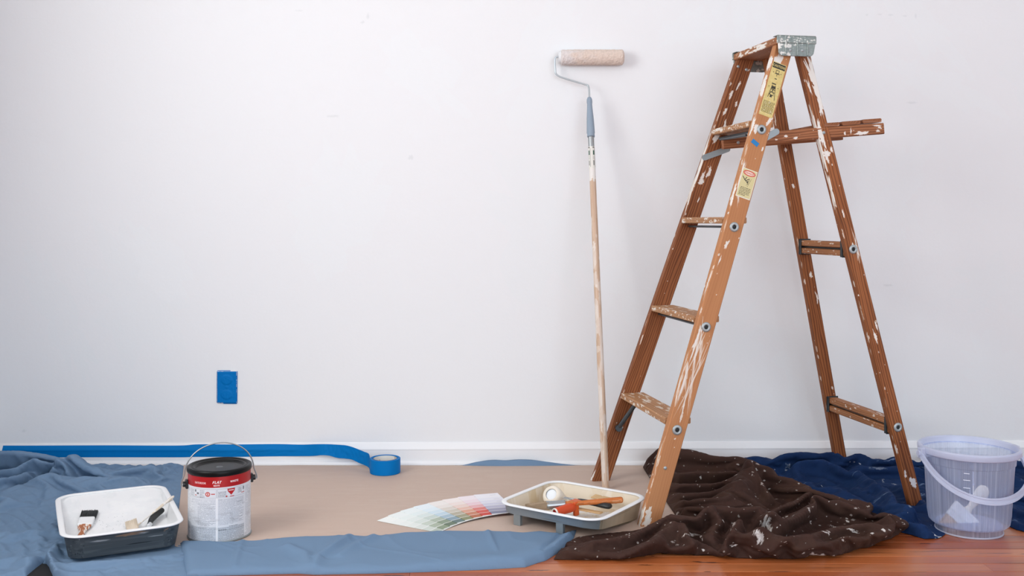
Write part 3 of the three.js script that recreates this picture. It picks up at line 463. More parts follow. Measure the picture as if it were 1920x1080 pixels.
// ---------- roller on its pole, leaning on the wall ----------
{
  const o = thing('paint_roller', 'long-handled paint roller with a fluffy beige cover leaning on the white wall', 'paint roller');
  const P0 = V(0.298, 0.006, 0.345), P1 = V(0.2665, 1.318, 0.058), dir = P1.clone().sub(P0).normalize(), at = (k) => P0.clone().lerp(P1, k);
  const poleTex = canvas(64, 1024, (c, W, Hh) => {
    const r = rng(3); c.fillStyle = '#cdb29b'; c.fillRect(0, 0, W, Hh);
    for (let i = 0; i < 300; i++) { c.globalAlpha = 0.25; c.fillStyle = r() < 0.5 ? '#b48a68' : '#d9bda4'; c.fillRect(r() * W, r() * Hh, 1 + r() * 3, 40 + r() * 200); } c.globalAlpha = 1;
    for (let i = 0; i < 60; i++) blob(c, r, r() * W, r() * Hh, 2 + r() * 9, 3 + r() * 26, r() < 0.7 ? '#e6ddd4' : '#d9c2ae', 0.5 + r() * 0.4);
    for (let i = 0; i < 26; i++) blob(c, r, r() * W, Hh * (0.25 + 0.7 * r()), 6 + r() * 14, 20 + r() * 60, '#e0d6cc', 0.65);
    c.fillStyle = '#e8e4df'; c.fillRect(0, 0, W, 26); for (let i = 0; i < 14; i++) blob(c, r, r() * W, 22 + r() * 16, 6 + r() * 8, 6 + r() * 14, '#e8e4df', 0.9);
  });
  const along = (geoL, name, k0, k1, r0, r1, m, parent = o) => { const a = at(k0), b = at(k1); return part(name, cyl(a, b, r0, 24, r1), m, parent); };
  along(0, 'pole', 0, 0.785, 0.0115, 0.0108, std(0xffffff, 0.6, { map: poleTex }));
  const tag = canvas(256, 128, (c) => { c.fillStyle = '#e3e1da'; c.fillRect(0, 0, 256, 128); for (const x of [0, 64, 128, 192]) { c.fillStyle = '#2c5a4a'; c.fillRect(x + 14, 24, 20, 26); c.fillStyle = '#3a3a38'; c.fillRect(x + 40, 10, 4, 110); c.fillRect(x + 10, 4, 28, 5); c.fillStyle = '#8a8c88'; c.fillRect(x + 12, 82, 18, 28); c.fillStyle = '#b0b1ab'; for (let i = 0; i < 3; i++) c.fillRect(x + 10, 58 + i * 7, 24, 3); } });
  along(0, 'pole_label', 0.784, 0.842, 0.0113, 0.0113, std(0xffffff, 0.5, { map: tag }), o);
  along(0, 'socket', 0.84, 0.878, 0.0105, 0.0105, steel);
  const hp = [[0, 0], [0.0125, 0], [0.0132, 0.004], [0.0125, 0.012], [0.014, 0.014], [0.0137, 0.03], [0.0122, 0.065], [0.0098, 0.1], [0.0088, 0.118], [0.0098, 0.126], [0.0092, 0.136], [0.0062, 0.143], [0, 0.145]];
  const grip = part('grip', lathe(hp, 28), std(0x8e9eae, 0.5), o); grip.position.copy(at(0.868)); grip.quaternion.setFromUnitVectors(V(0, 1, 0), dir);
  const Q = (px, py, z) => { const zd = D - z; return V((px - 960) * zd / F, H + (CY - py) * zd / F, z); };
  const tip = P0.clone().addScaledVector(dir, P0.distanceTo(P1) * 0.868 + 0.14);
  const pts = [tip, Q(1104, 165, 0.05), Q(1102, 160, 0.046), Q(1097, 158.5, 0.044), Q(1080, 153.5, 0.04), Q(1062, 148, 0.036), Q(1048, 143, 0.033), Q(1042, 138, 0.032), Q(1041, 130, 0.032), Q(1040.5, 112, 0.032), Q(1042, 107.5, 0.032), Q(1046, 107, 0.032), Q(1070, 107, 0.032)];
  part('frame_wire', tube(pts, 0.0032, 120, 10), std(0xbfc8cd, 0.35, { metalness: 0.45 }), o, 'bent steel wire frame spotted with white paint');
  // nap cover, its pile lifted by noise
  const L = 0.226, R = 0.0265, seg = 160, rad = 120, pos = [], idx = [], c0 = Q(1049.5, 107.5, 0.031), col = [];
  for (let i = 0; i <= seg; i++) for (let j = 0; j < rad; j++) {
    const u = i / seg, a = j / rad * Math.PI * 2, e = Math.min(u, 1 - u) * L, rr0 = R * Math.pow(clamp(e / 0.008), 0.28), x = u * L;
    const q = n3(x * 90, Math.cos(a) * 2.6, Math.sin(a) * 2.6) * 0.5 + n3(x * 230, Math.cos(a) * 6, Math.sin(a) * 6) * 0.35 + n3(x * 480, Math.cos(a) * 13, Math.sin(a) * 13) * 0.2;
    const rr = Math.max(0.004, rr0 + 0.0017 * q * clamp(e / 0.004)); pos.push(x, Math.cos(a) * rr, Math.sin(a) * rr);
    const k = 0.85 + 0.12 * q, w = sstep(0.5, 0.0, u + 0.25 * n3(x * 20, Math.cos(a), Math.sin(a))); col.push((0.84 + 0.0 * w) * k, (0.69 + 0.08 * w) * k, (0.60 + 0.15 * w) * k);
  }
  for (let i = 0; i < seg; i++) for (let j = 0; j < rad; j++) { const a = i * rad + j, b = i * rad + (j + 1) % rad, c = a + rad, d = b + rad; idx.push(a, b, c, b, d, c); }
  for (const s of [0, seg]) { const k = pos.length / 3; pos.push(s ? L : 0, 0, 0); col.push(0.75, 0.7, 0.62); for (let j = 0; j < rad; j++) { const a = s * rad + j, b = s * rad + (j + 1) % rad; s ? idx.push(k, b, a) : idx.push(k, a, b); } }
  const g = new THREE.BufferGeometry(); g.setAttribute('position', new THREE.Float32BufferAttribute(pos, 3)); g.setAttribute('color', new THREE.Float32BufferAttribute(col, 3)); g.setIndex(idx); g.computeVertexNormals();
  const nap = part('roller_cover', g, std(0xffffff, 0.95, { vertexColors: true, sheen: 0.2 }), o); nap.position.copy(c0);
  part('end_cap', cyl(c0.clone().add(V(-0.0045, 0, 0)), c0.clone().add(V(0.004, 0, 0)), 0.0215, 28), std(0xe6e8ea, 0.5), o);
}

// ---------- blue tape over the wall outlet ----------
{
  const M = std(0xffffff, 0.55, { specularIntensity: 0.2, color: 0x0070ba, bumpMap: rep(weave, 3, 3), bumpScale: 0.0001 });
  const [x, y] = [(426 - 960) * D / F, H - (725.5 - CY) * D / F];
  const o = thing('outlet_cover', 'wall outlet masked over with overlapping strips of blue tape', 'outlet', [x, y, 0]);
  part('cover_plate', rbox(0.070, 0.112, 0.006, 0.0025, 0, 0, 0.003), white, o);
  const strip = (P, off, m) => {
    const g = sheet(P, 0.002, (u, v, d) => {
      let z = 0.0066 + off; for (const vy of [-0.026, 0.026]) z += 0.0022 * sstep(0.021, 0.015, Math.hypot((u) * 0.95, (v - vy) * 1.1));
      z += 0.0012 * sstep(0.006, 0.003, Math.hypot(u, v)); z += 0.0003 * n2(u * 90, v * 40) + 0.0004 * crumple(u, v, 0.012, 0.2, 3, 4, 7);
      return z - 0.0056 * sstep(0.033, 0.0365, Math.abs(u)) - 0.0052 * sstep(0.054, 0.0575, Math.abs(v));
    }, { skirt: false, under: 0.0004 });
    g.rotateX(Math.PI / 2).scale(1, 1, 1); return part('tape_strip', g, m, o);
  };
  // sheet lies in x-z with y up: rotating about X turns y to z and z to -y
  strip([[-0.0365, -0.0585], [0.012, -0.0585], [0.012, 0.0575], [-0.0372, 0.0575]].reverse(), 0, M);
  strip([[-0.012, -0.0555], [0.0368, -0.0555], [0.0362, 0.0595], [-0.013, 0.0592]].reverse(), 0.0008, M);
}

// ---------- roll of blue tape with its strip stuck along the baseboard ----------
{
  const [cx, cz, R, h, y0] = [-0.4305, 0.128, 0.0515, 0.0485, 0.0046];
  const o = thing('painters_tape', 'roll of blue masking tape, its strip stuck along the baseboard', 'tape', [cx, 0, cz]);
  const blue = std(0x0074bd, 0.55, { specularIntensity: 0.2, bumpMap: rep(weave, 6, 2), bumpScale: 0.00008 });
  part('roll', lathe([[0.0395, y0], [R - 0.001, y0], [R, y0 + 0.001], [R, y0 + 0.008], [R - 0.0004, y0 + 0.0088], [R, y0 + 0.0096], [R, y0 + h - 0.001], [R - 0.001, y0 + h], [0.0395, y0 + h], [0.0395, y0]], 96), blue, o);
  const coreT = canvas(1024, 64, (c, W, Hh) => { const r = rng(17); c.fillStyle = '#dcdad6'; c.fillRect(0, 0, W, Hh); for (let i = 0; i < 30; i++) { c.fillStyle = ['#9aa0a3', '#6d7376', '#b6a58c', '#eceae6'][Math.floor(r() * 4)]; c.globalAlpha = 0.7; c.fillRect(r() * W, r() * Hh, 10 + r() * 60, 4 + r() * 24); } });
  part('core', lathe([[0.0365, y0], [0.0395, y0], [0.0395, y0 + h - 0.0005], [0.0365, y0 + h - 0.0005], [0.0365, y0]], 72), std(0xffffff, 0.7, { map: coreT }), o);
  // stations along the strip: x, top y, bottom y, z of top, z of bottom
  const W = (px, py, z) => { const zd = D - z; return [(px - 960) * zd / F, H - (py - CY) * zd / F]; };
  const st = []; const zf = 0.0155;
  const add = (px, pt, pb, z, zb = z) => { const [x, yt] = W(px, pt, z), [, yb] = W(px, pb, zb); st.push([x, yt, yb, z, zb]); };
  add(4.5, 836, 858, 0.0125, zf); add(40, 836, 858, 0.0118, zf); add(200, 835.5, 857.5, 0.0118, zf); add(345, 835.5, 857.5, 0.0118, zf); add(365, 834, 857, 0.0122, zf + 0.001); add(440, 834, 857, 0.0125, zf + 0.0005); add(520, 833.5, 856, 0.014, zf + 0.002); add(565, 834, 855.5, 0.017, zf + 0.004); add(590, 833, 854.8, 0.021, 0.02); add(604, 832.8, 853.5, 0.025, 0.03); add(618, 833, 854.5, 0.03, 0.035); add(632, 833.8, 858.5, 0.034, 0.036); add(648, 835, 860, 0.04, 0.04); add(660, 838, 862, 0.05, 0.05); add(672, 842.5, 867.5, 0.062, 0.062); add(683, 847, 872, 0.08, 0.08); add(691, 850.5, 876.5, 0.098, 0.098);
  st.push([cx - R - 0.0004, y0 + h, y0 + 0.0005, cz - 0.004, cz - 0.004]);
  const top = new THREE.CatmullRomCurve3(st.map((s) => V(s[0], s[1], s[3])), false, 'centripetal'), bot = new THREE.CatmullRomCurve3(st.map((s) => V(s[0], s[2], s[4])), false, 'centripetal');
  const N = 300, K = 12, pos = [], uv = [], idx = [];
  for (const side of [0, 1]) for (let i = 0; i <= N; i++) for (let k = 0; k <= K; k++) {
    const u = i / N, a = top.getPoint(u), b = bot.getPoint(u), v = k / K, p = a.lerp(b, v);
    if (p.x < -0.66) { p.y += 0.0022 * v * 0; // follows the lip of the baseboard, with a crease here and there
      const q = p.y - 0.0028 * p.x, lip = q > 0.058 ? 0.0148 - (q - 0.058) * 0.53 : q > 0.053 ? 0.0148 : 0.0132, loose = sstep(-1.15, -1.05, p.x), hug = 1 - sstep(-0.85, -0.68, p.x);
      const z = lip + 0.0006 + 0.0022 * loose * crumple(p.x, p.y, 0.02, 0.12, 7, 3, 3) * Math.sin(v * Math.PI); p.z = p.z + (Math.max(z, 0.0005) - p.z) * hug;
    } else p.z += 0.0015 * n2(p.x * 60, v * 1.5) * Math.sin(v * Math.PI);
    pos.push(p.x - cx, p.y, p.z - cz - side * 0.0005); uv.push(p.x, p.y);
  }
  const row = K + 1, off = (N + 1) * row;
  for (let i = 0; i < N; i++) for (let k = 0; k < K; k++) { const a = i * row + k, b = a + 1, c = a + row, d = c + 1; idx.push(a, b, c, b, d, c, off + a, off + c, off + b, off + b, off + c, off + d); }
  for (let i = 0; i < N; i++) { const a = i * row, c = a + row; idx.push(a, c, off + a, c, off + c, off + a); const e = a + K, f = c + K; idx.push(e, off + e, f, f, off + e, off + f); }
  const g = new THREE.BufferGeometry(); g.setAttribute('position', new THREE.Float32BufferAttribute(pos, 3)); g.setAttribute('uv', new THREE.Float32BufferAttribute(uv, 2)); g.setIndex(idx); g.computeVertexNormals();
  part('tape_strip', g, blue, o);
}

// ---------- paint can ----------
{
  const o = thing('paint_can', 'full metal paint can with a red-banded printed label and dark lid', 'paint can', [-0.797, 0.0046, 0.803], 0.0);
  const R = 0.0825, h = 0.181;
  const label = canvas(2048, 720, (c, W, Hh) => {
    const r = rng(61); c.fillStyle = '#e4e7ec'; c.fillRect(0, 0, W, Hh); c.fillStyle = '#b3161d'; c.fillRect(0, 0, W, 118);
    const unit = W / 2;                     // the printed panels repeat twice round the can
    for (let k = 0; k < 2; k++) {
      const X = k * unit; c.fillStyle = '#f3dada'; c.textAlign = 'center';
      c.font = 'bold 30px sans-serif'; c.fillText('INTERIOR', X + 330, 80); c.font = 'italic bold 40px sans-serif'; c.fillStyle = '#ffffff'; c.fillText('FLAT', X + 512, 74); c.font = 'bold 24px sans-serif'; c.fillText('MATE', X + 512, 104); c.font = 'bold 30px sans-serif'; c.fillText('WHITE', X + 700, 74);
      const lines = (x0, x1, y0, y1, dy, hgt, col, dens = 1) => { c.fillStyle = col; for (let y = y0; y < y1; y += dy) { let x = x0; const end = x1 - (r() < 0.2 ? r() * (x1 - x0) * 0.5 : 0); while (x < end) { const w = 5 + r() * 22; if (r() < dens) c.fillRect(X + x, y, Math.min(w, end - x), hgt); x += w + 4; } } };
      c.strokeStyle = '#8d9299'; c.lineWidth = 2; c.strokeRect(X + 192, 136, 318, 96); c.strokeRect(X + 522, 136, 300, 96);
      lines(196, 250, 150, 226, 16, 5, '#7b8088'); c.fillStyle = '#6e737a'; c.fillRect(X + 262, 146, 18, 26); c.fillRect(X + 290, 176, 26, 20); c.fillStyle = '#c2483f'; c.fillRect(X + 262, 204, 24, 8);
      lines(330, 384, 150, 226, 15, 5, '#7b8088'); c.fillStyle = '#c43a34'; c.beginPath(); c.arc(X + 420, 190, 26, 0, 6.3); c.fill(); c.fillStyle = '#f0d9d6'; c.beginPath(); c.arc(X + 420, 190, 17, 0, 6.3); c.fill(); c.fillStyle = '#c43a34'; c.fillRect(X + 415, 176, 9, 28); c.fillRect(X + 456, 184, 40, 10);
      lines(530, 610, 168, 226, 16, 6, '#6b7078'); c.fillStyle = '#c01d22'; c.beginPath(); c.moveTo(X + 622, 140); c.lineTo(X + 706, 140); c.lineTo(X + 700, 170); c.lineTo(X + 664, 212); c.lineTo(X + 628, 170); c.closePath(); c.fill(); c.fillStyle = '#f3e3e3'; c.fillRect(X + 636, 154, 56, 10); c.fillStyle = '#c43a34'; c.fillRect(X + 606, 214, 16, 16); c.fillRect(X + 650, 222, 46, 8);
      lines(742, 790, 150, 200, 15, 6, '#74797f'); c.fillStyle = '#8a8f95'; c.fillRect(X + 806, 146, 22, 34); c.fillStyle = '#c25a50'; c.fillRect(X + 786, 206, 44, 8);
      c.fillStyle = '#f3f4f6'; c.fillRect(X + 508, 236, 14, Hh);
      lines(200, 500, 250, 300, 12, 4, '#b9bfc7', 0.9); lines(196, 236, 250, 520, 14, 3, '#b1b7bf', 0.7); lines(300, 500, 300, 540, 11, 5, '#aeb4bc', 0.95); lines(240, 296, 300, 540, 11, 3, '#c6ccd3', 0.8);
      lines(530, 820, 252, 540, 9, 3.4, '#a7adb6', 0.95); lines(530, 570, 252, 262, 12, 4, '#6e737a'); lines(730, 800, 300, 310, 12, 3, '#6e737a'); lines(760, 800, 440, 536, 32, 4, '#7a7f86');
      c.fillStyle = '#d5dae1'; c.fillRect(X + 190, 552, 316, 168); c.fillStyle = '#cdd3da'; c.fillRect(X + 524, 560, 306, 160);
      lines(200, 500, 562, 710, 12, 5, '#8f959e', 0.97); lines(530, 824, 570, 710, 12, 5, '#8b919a', 0.97); lines(530, 640, 588, 596, 12, 6, '#565b61'); lines(640, 740, 556, 562, 12, 5, '#565b61'); c.fillStyle = '#8a9097'; c.fillRect(X + 524, 592, 300, 3);
      lines(10, 180, 150, 700, 13, 5, '#b0b6be', 0.9); lines(850, 1010, 150, 700, 13, 5, '#b0b6be', 0.9);
    }
    c.globalAlpha = 0.05; for (let i = 0; i < 60; i++) blob(c, r, r() * W, r() * Hh, 20 + r() * 60, 8 + r() * 20, '#000', 0.06); c.globalAlpha = 1;
  });
  // the lathe starts at +z and runs anticlockwise seen from above; turn the print so that its first front panel faces the viewer
  const body = part('label_sleeve', lathe([[R, 0.004], [R, 0.176]], 128), std(0xffffff, 0.34, { map: label }), o, 'white printed label with a red band'); body.rotation.y = -Math.PI / 2 + 0.19;
  part('base_seam', lathe([[0, 0.002], [R - 0.004, 0.002], [R - 0.002, 0], [R + 0.0015, 0.0005], [R + 0.0022, 0.003], [R + 0.0008, 0.0055], [R - 0.0005, 0.006], [R - 0.0005, 0.178], [R - 0.01, 0.178]], 96), galv, o);
  const lidM = std(0x0e1011, 0.36, { specularIntensity: 0.5 });
  const lid = part('lid', lathe([[0, 0.1835], [0.02, 0.1838], [0.062, 0.1835], [0.0645, 0.186], [0.0665, 0.1885], [0.0695, 0.189], [0.0715, 0.1868], [0.0735, 0.1862], [0.0755, 0.188], [0.078, 0.1908], [0.0815, 0.1915], [0.0848, 0.1898], [0.0858, 0.186], [0.0852, 0.1795], [0.0838, 0.1765], [0.0815, 0.1758]], 128), lidM, o, 'black lid with raised rings');
  part('lid_dimple', lathe([[0, 0.0016], [0.003, 0.0012], [0.0065, 0.0004], [0.009, 0]], 20).translate(0, 0.1837, 0), std(0x5a6064, 0.35, { metalness: 0.4 }), o);
  const w = 0.42, ear = (s) => V(Math.cos(w) * s * R, 0.146, -Math.sin(w) * s * R);   // the left ear stands nearer to the viewer
  const dir = V(Math.cos(w), 0, -Math.sin(w));
  for (const s of [-1, 1]) { const e = ear(s), q = new THREE.Mesh(); const g = merge([rbox(0.008, 0.024, 0.018, 0.003), cyl(V(s * 0.002, 0, 0), V(s * 0.01, 0, 0), 0.0075, 18)]); const m = part('handle_ear', g, blackPlastic, o); m.position.copy(e).addScaledVector(dir, s * 0.003); m.rotation.y = w; }
  const arch = []; for (let i = 0; i <= 28; i++) { const a = Math.PI * i / 28, c = Math.cos(a); arch.push(V(0, 0, 0).addScaledVector(dir, -c * 0.0925).add(V(0, 0.157 + 0.092 * Math.pow(Math.sin(a), 0.82), 0))); }
  const hook = (s) => [ear(s).addScaledVector(dir, s * 0.012), ear(s).addScaledVector(dir, s * 0.0165).add(V(0, -0.004, 0)), ear(s).addScaledVector(dir, s * 0.017).add(V(0, 0.004, 0))];
  part('handle', tube([...hook(-1), ...arch.slice(1, -1), ...hook(1).reverse()], 0.0019, 160, 8), steel, o, 'thin steel wire bail');
}

// ---------- translucent bucket ----------
const BX = 1.268, BZ = 0.752;
{
  const o = thing('plastic_bucket', 'clear frosted plastic bucket with a drooping handle on the bare boards', 'bucket', [BX, 0.0005, BZ], 0);
  const M = std(0xe3ebfd, 0.34, { transmission: 0.86, thickness: 0, specularIntensity: 0.7, transmissionMap: canvas(1024, 4, (c, W, Hh) => { const q = rng(66); for (let x = 0; x < W; x++) { const v = 0.5 + 0.5 * n2(x / 7, 3), w = 0.5 + 0.5 * n2(x / 23, 9); const k = Math.round(255 * (1 - 0.16 * Math.pow(v, 3) - 0.12 * w * w)); c.fillStyle = `rgb(${k},${k},${k})`; c.fillRect(x, 0, 1, Hh); } }, false) }), M2 = std(0xe6ebfa, 0.36, { transmission: 0.55, thickness: 0, specularIntensity: 0.7 });
  const ribs = 72, body = lathe([[0.0868, 0.002], [0.087, 0.02], [0.0905, 0.0215], [0.0985, 0.023], [0.104, 0.029], [0.1068, 0.05], [0.1155, 0.19], [0.1165, 0.1915], [0.1185, 0.1925], [0.1205, 0.218], [0.1245, 0.2205]], 216);
  // fine upright flutes moulded in the wall
  { const P = body.attributes.position; for (let i = 0; i < P.count; i++) { const x = P.getX(i), y = P.getY(i), z = P.getZ(i), a = Math.atan2(z, x), k = sstep(0.03, 0.05, y) * sstep(0.19, 0.17, y), f = 1 + k * 0.009 * (Math.sin(a * ribs) * 0.5 + n2(Math.cos(a) * 14, Math.sin(a) * 14)); P.setX(i, x * f); P.setZ(i, z * f); } body.computeVertexNormals(); }
  part('bucket_body', body, M, o, 'frosted fluted wall');
  part('bucket_bottom', lathe([[0, 0.02], [0.086, 0.02], [0.0868, 0.0205], [0.086, 0.022], [0, 0.022]], 72), M, o);
  part('foot_ring', lathe([[0.0868, 0], [0.0885, 0.0005], [0.0885, 0.004], [0.0868, 0.0045]], 72), M2, o);
  part('rim', lathe([[0.121, 0.2165], [0.1305, 0.2165], [0.1325, 0.219], [0.1335, 0.231], [0.1322, 0.2352], [0.129, 0.2362], [0.1255, 0.2352], [0.124, 0.231], [0.1235, 0.22], [0.121, 0.2165]], 128), M2, o, 'thick rolled rim');
  const marks = []; for (const [y, w] of [[0.182, 0.014], [0.164, 0.017], [0.143, 0.017], [0.122, 0.015]]) { const R = 0.1069 + (y - 0.05) * 0.0622 + 0.0004; for (let k = 0; k < 1; k++) { const a = -0.47; marks.push(box(w, 0.0013, 0.0012, 0, 0, R).rotateY(a).translate(0, y, 0)); } } marks.push(box(0.0012, 0.075, 0.0012, 0.0, 0, 0.1122).rotateY(-0.33).translate(0, 0.15, 0), box(0.0012, 0.05, 0.0012, 0.0, 0, 0.111).rotateY(-0.4).translate(0, 0.12, 0));
  part('measure_marks', merge(marks), std(0xeef1fb, 0.5), o, 'raised measuring scale');
  // handle: a flat bail pivoting at two ears and hanging in front
  const hw = 0.143, hy = 0.217, P = [], K = 60, pos = [], idx = [];
  const turn = 0.12;
  for (let i = 0; i <= K; i++) { const a = Math.PI * i / K, c = Math.cos(a), s = Math.sin(a); P.push(V(-c * hw, hy - 0.103 * Math.pow(s, 0.86), 0.132 * Math.pow(s, 0.8))); }
  const sec = [[-0.003, 0.009], [0.003, 0.009], [0.003, 0.0045], [0.0012, 0.003], [0.0012, -0.003], [0.003, -0.0045], [0.003, -0.009], [-0.003, -0.009]];
  for (let i = 0; i <= K; i++) {
    const t = P[Math.min(K, i + 1)].clone().sub(P[Math.max(0, i - 1)]).normalize(), outw = V(P[i].x, 0.02, P[i].z + 0.01).normalize(), b = new THREE.Vector3().crossVectors(t, outw).normalize(), n = new THREE.Vector3().crossVectors(b, t).normalize();
    for (const [u, v] of sec) { const q = P[i].clone().addScaledVector(n, u).addScaledVector(b, v * (0.75 + 0.25 * Math.sin(Math.PI * i / K))); pos.push(q.x, q.y, q.z); }
  }
  const m = sec.length; for (let i = 0; i < K; i++) for (let k = 0; k < m; k++) { const a = i * m + k, b = i * m + (k + 1) % m, c = a + m, d = b + m; idx.push(a, b, c, b, d, c); }
  const g = new THREE.BufferGeometry(); g.setAttribute('position', new THREE.Float32BufferAttribute(pos, 3)); g.setIndex(idx); const gg = toCreasedNormals(g, 0.6);
  const hd = part('handle', gg, M2, o, 'milky plastic handle'); hd.rotation.y = turn;
  for (const s of [-1, 1]) { const e = part('handle_ear', merge([rbox(0.014, 0.03, 0.022, 0.003, s * 0.1385, hy, 0), cyl(V(s * 0.137, hy, 0), V(s * 0.15, hy, 0), 0.008, 18)]), M2, o); e.rotation.y = turn; }
}

// ---------- brushes ----------
// bristle block: tufts fanned from a ferrule; along +Y from 0 to len
function bristles(w, t, len, n, seed, flare = 1.12) {
  const r = rng(seed), l = [];
  for (let i = 0; i < n; i++) { const x = (r() - 0.5) * w, z = (r() - 0.5) * t, L = len * (0.86 + r() * 0.14); const g = new THREE.CylinderGeometry(0.0003, 0.0006, L, 4, 1); g.translate(0, L / 2, 0); const P = g.attributes.position; for (let k = 0; k < P.count; k++) { const y = P.getY(k) / L; P.setX(k, P.getX(k) + x * (1 + (flare - 1) * y)); P.setZ(k, P.getZ(k) + z * (1 - 0.35 * y)); } l.push(g); }
  l.push(new RoundedBoxGeometry(w * 0.97, len * 0.86, t * 0.75, 2, t * 0.25).translate(0, len * 0.43, 0)); const g = merge(l); g.computeVertexNormals(); return g;
}
// flat handle: cross-sections [y, half width, half thickness]
function handleGeo(S, seg = 20) {
  const pos = [], idx = [], c = new THREE.CatmullRomCurve3(S.map((s) => V(s[0], s[1], s[2]))), N = S.length * 6;
  for (let i = 0; i <= N; i++) { const p = c.getPoint(i / N); for (let k = 0; k < seg; k++) { const a = k / seg * Math.PI * 2; pos.push(Math.cos(a) * p.y, p.x, Math.sin(a) * p.z); } }
  for (let i = 0; i < N; i++) for (let k = 0; k < seg; k++) { const a = i * seg + k, b = i * seg + (k + 1) % seg, d = a + seg, e = b + seg; idx.push(a, d, b, b, d, e); }
  for (const i of [0, N]) { const q = pos.length / 3, p = c.getPoint(i / N); pos.push(0, p.x, 0); for (let k = 0; k < seg; k++) { const a = i * seg + k, b = i * seg + (k + 1) % seg; i ? idx.push(q, b, a) : idx.push(q, a, b); } }
  const g = new THREE.BufferGeometry(); g.setAttribute('position', new THREE.Float32BufferAttribute(pos, 3)); g.setAttribute('uv', new THREE.Float32BufferAttribute(new Float32Array(pos.length / 3 * 2).map((_, i) => i % 2 ? pos[(i >> 1) * 3 + 1] * 12 : pos[(i >> 1) * 3] * 30 + 0.5), 2)); g.setIndex(idx); g.computeVertexNormals(); return g;
}
// lay a thing built along +Y flat on a slope: tip direction d, upward side n
function lay(o, p, d, n) { const y = d.clone().normalize(), x = new THREE.Vector3().crossVectors(y, n).normalize(), z = new THREE.Vector3().crossVectors(x, y); o.quaternion.setFromRotationMatrix(new THREE.Matrix4().makeBasis(x, y, z)); o.position.copy(p); return o; }

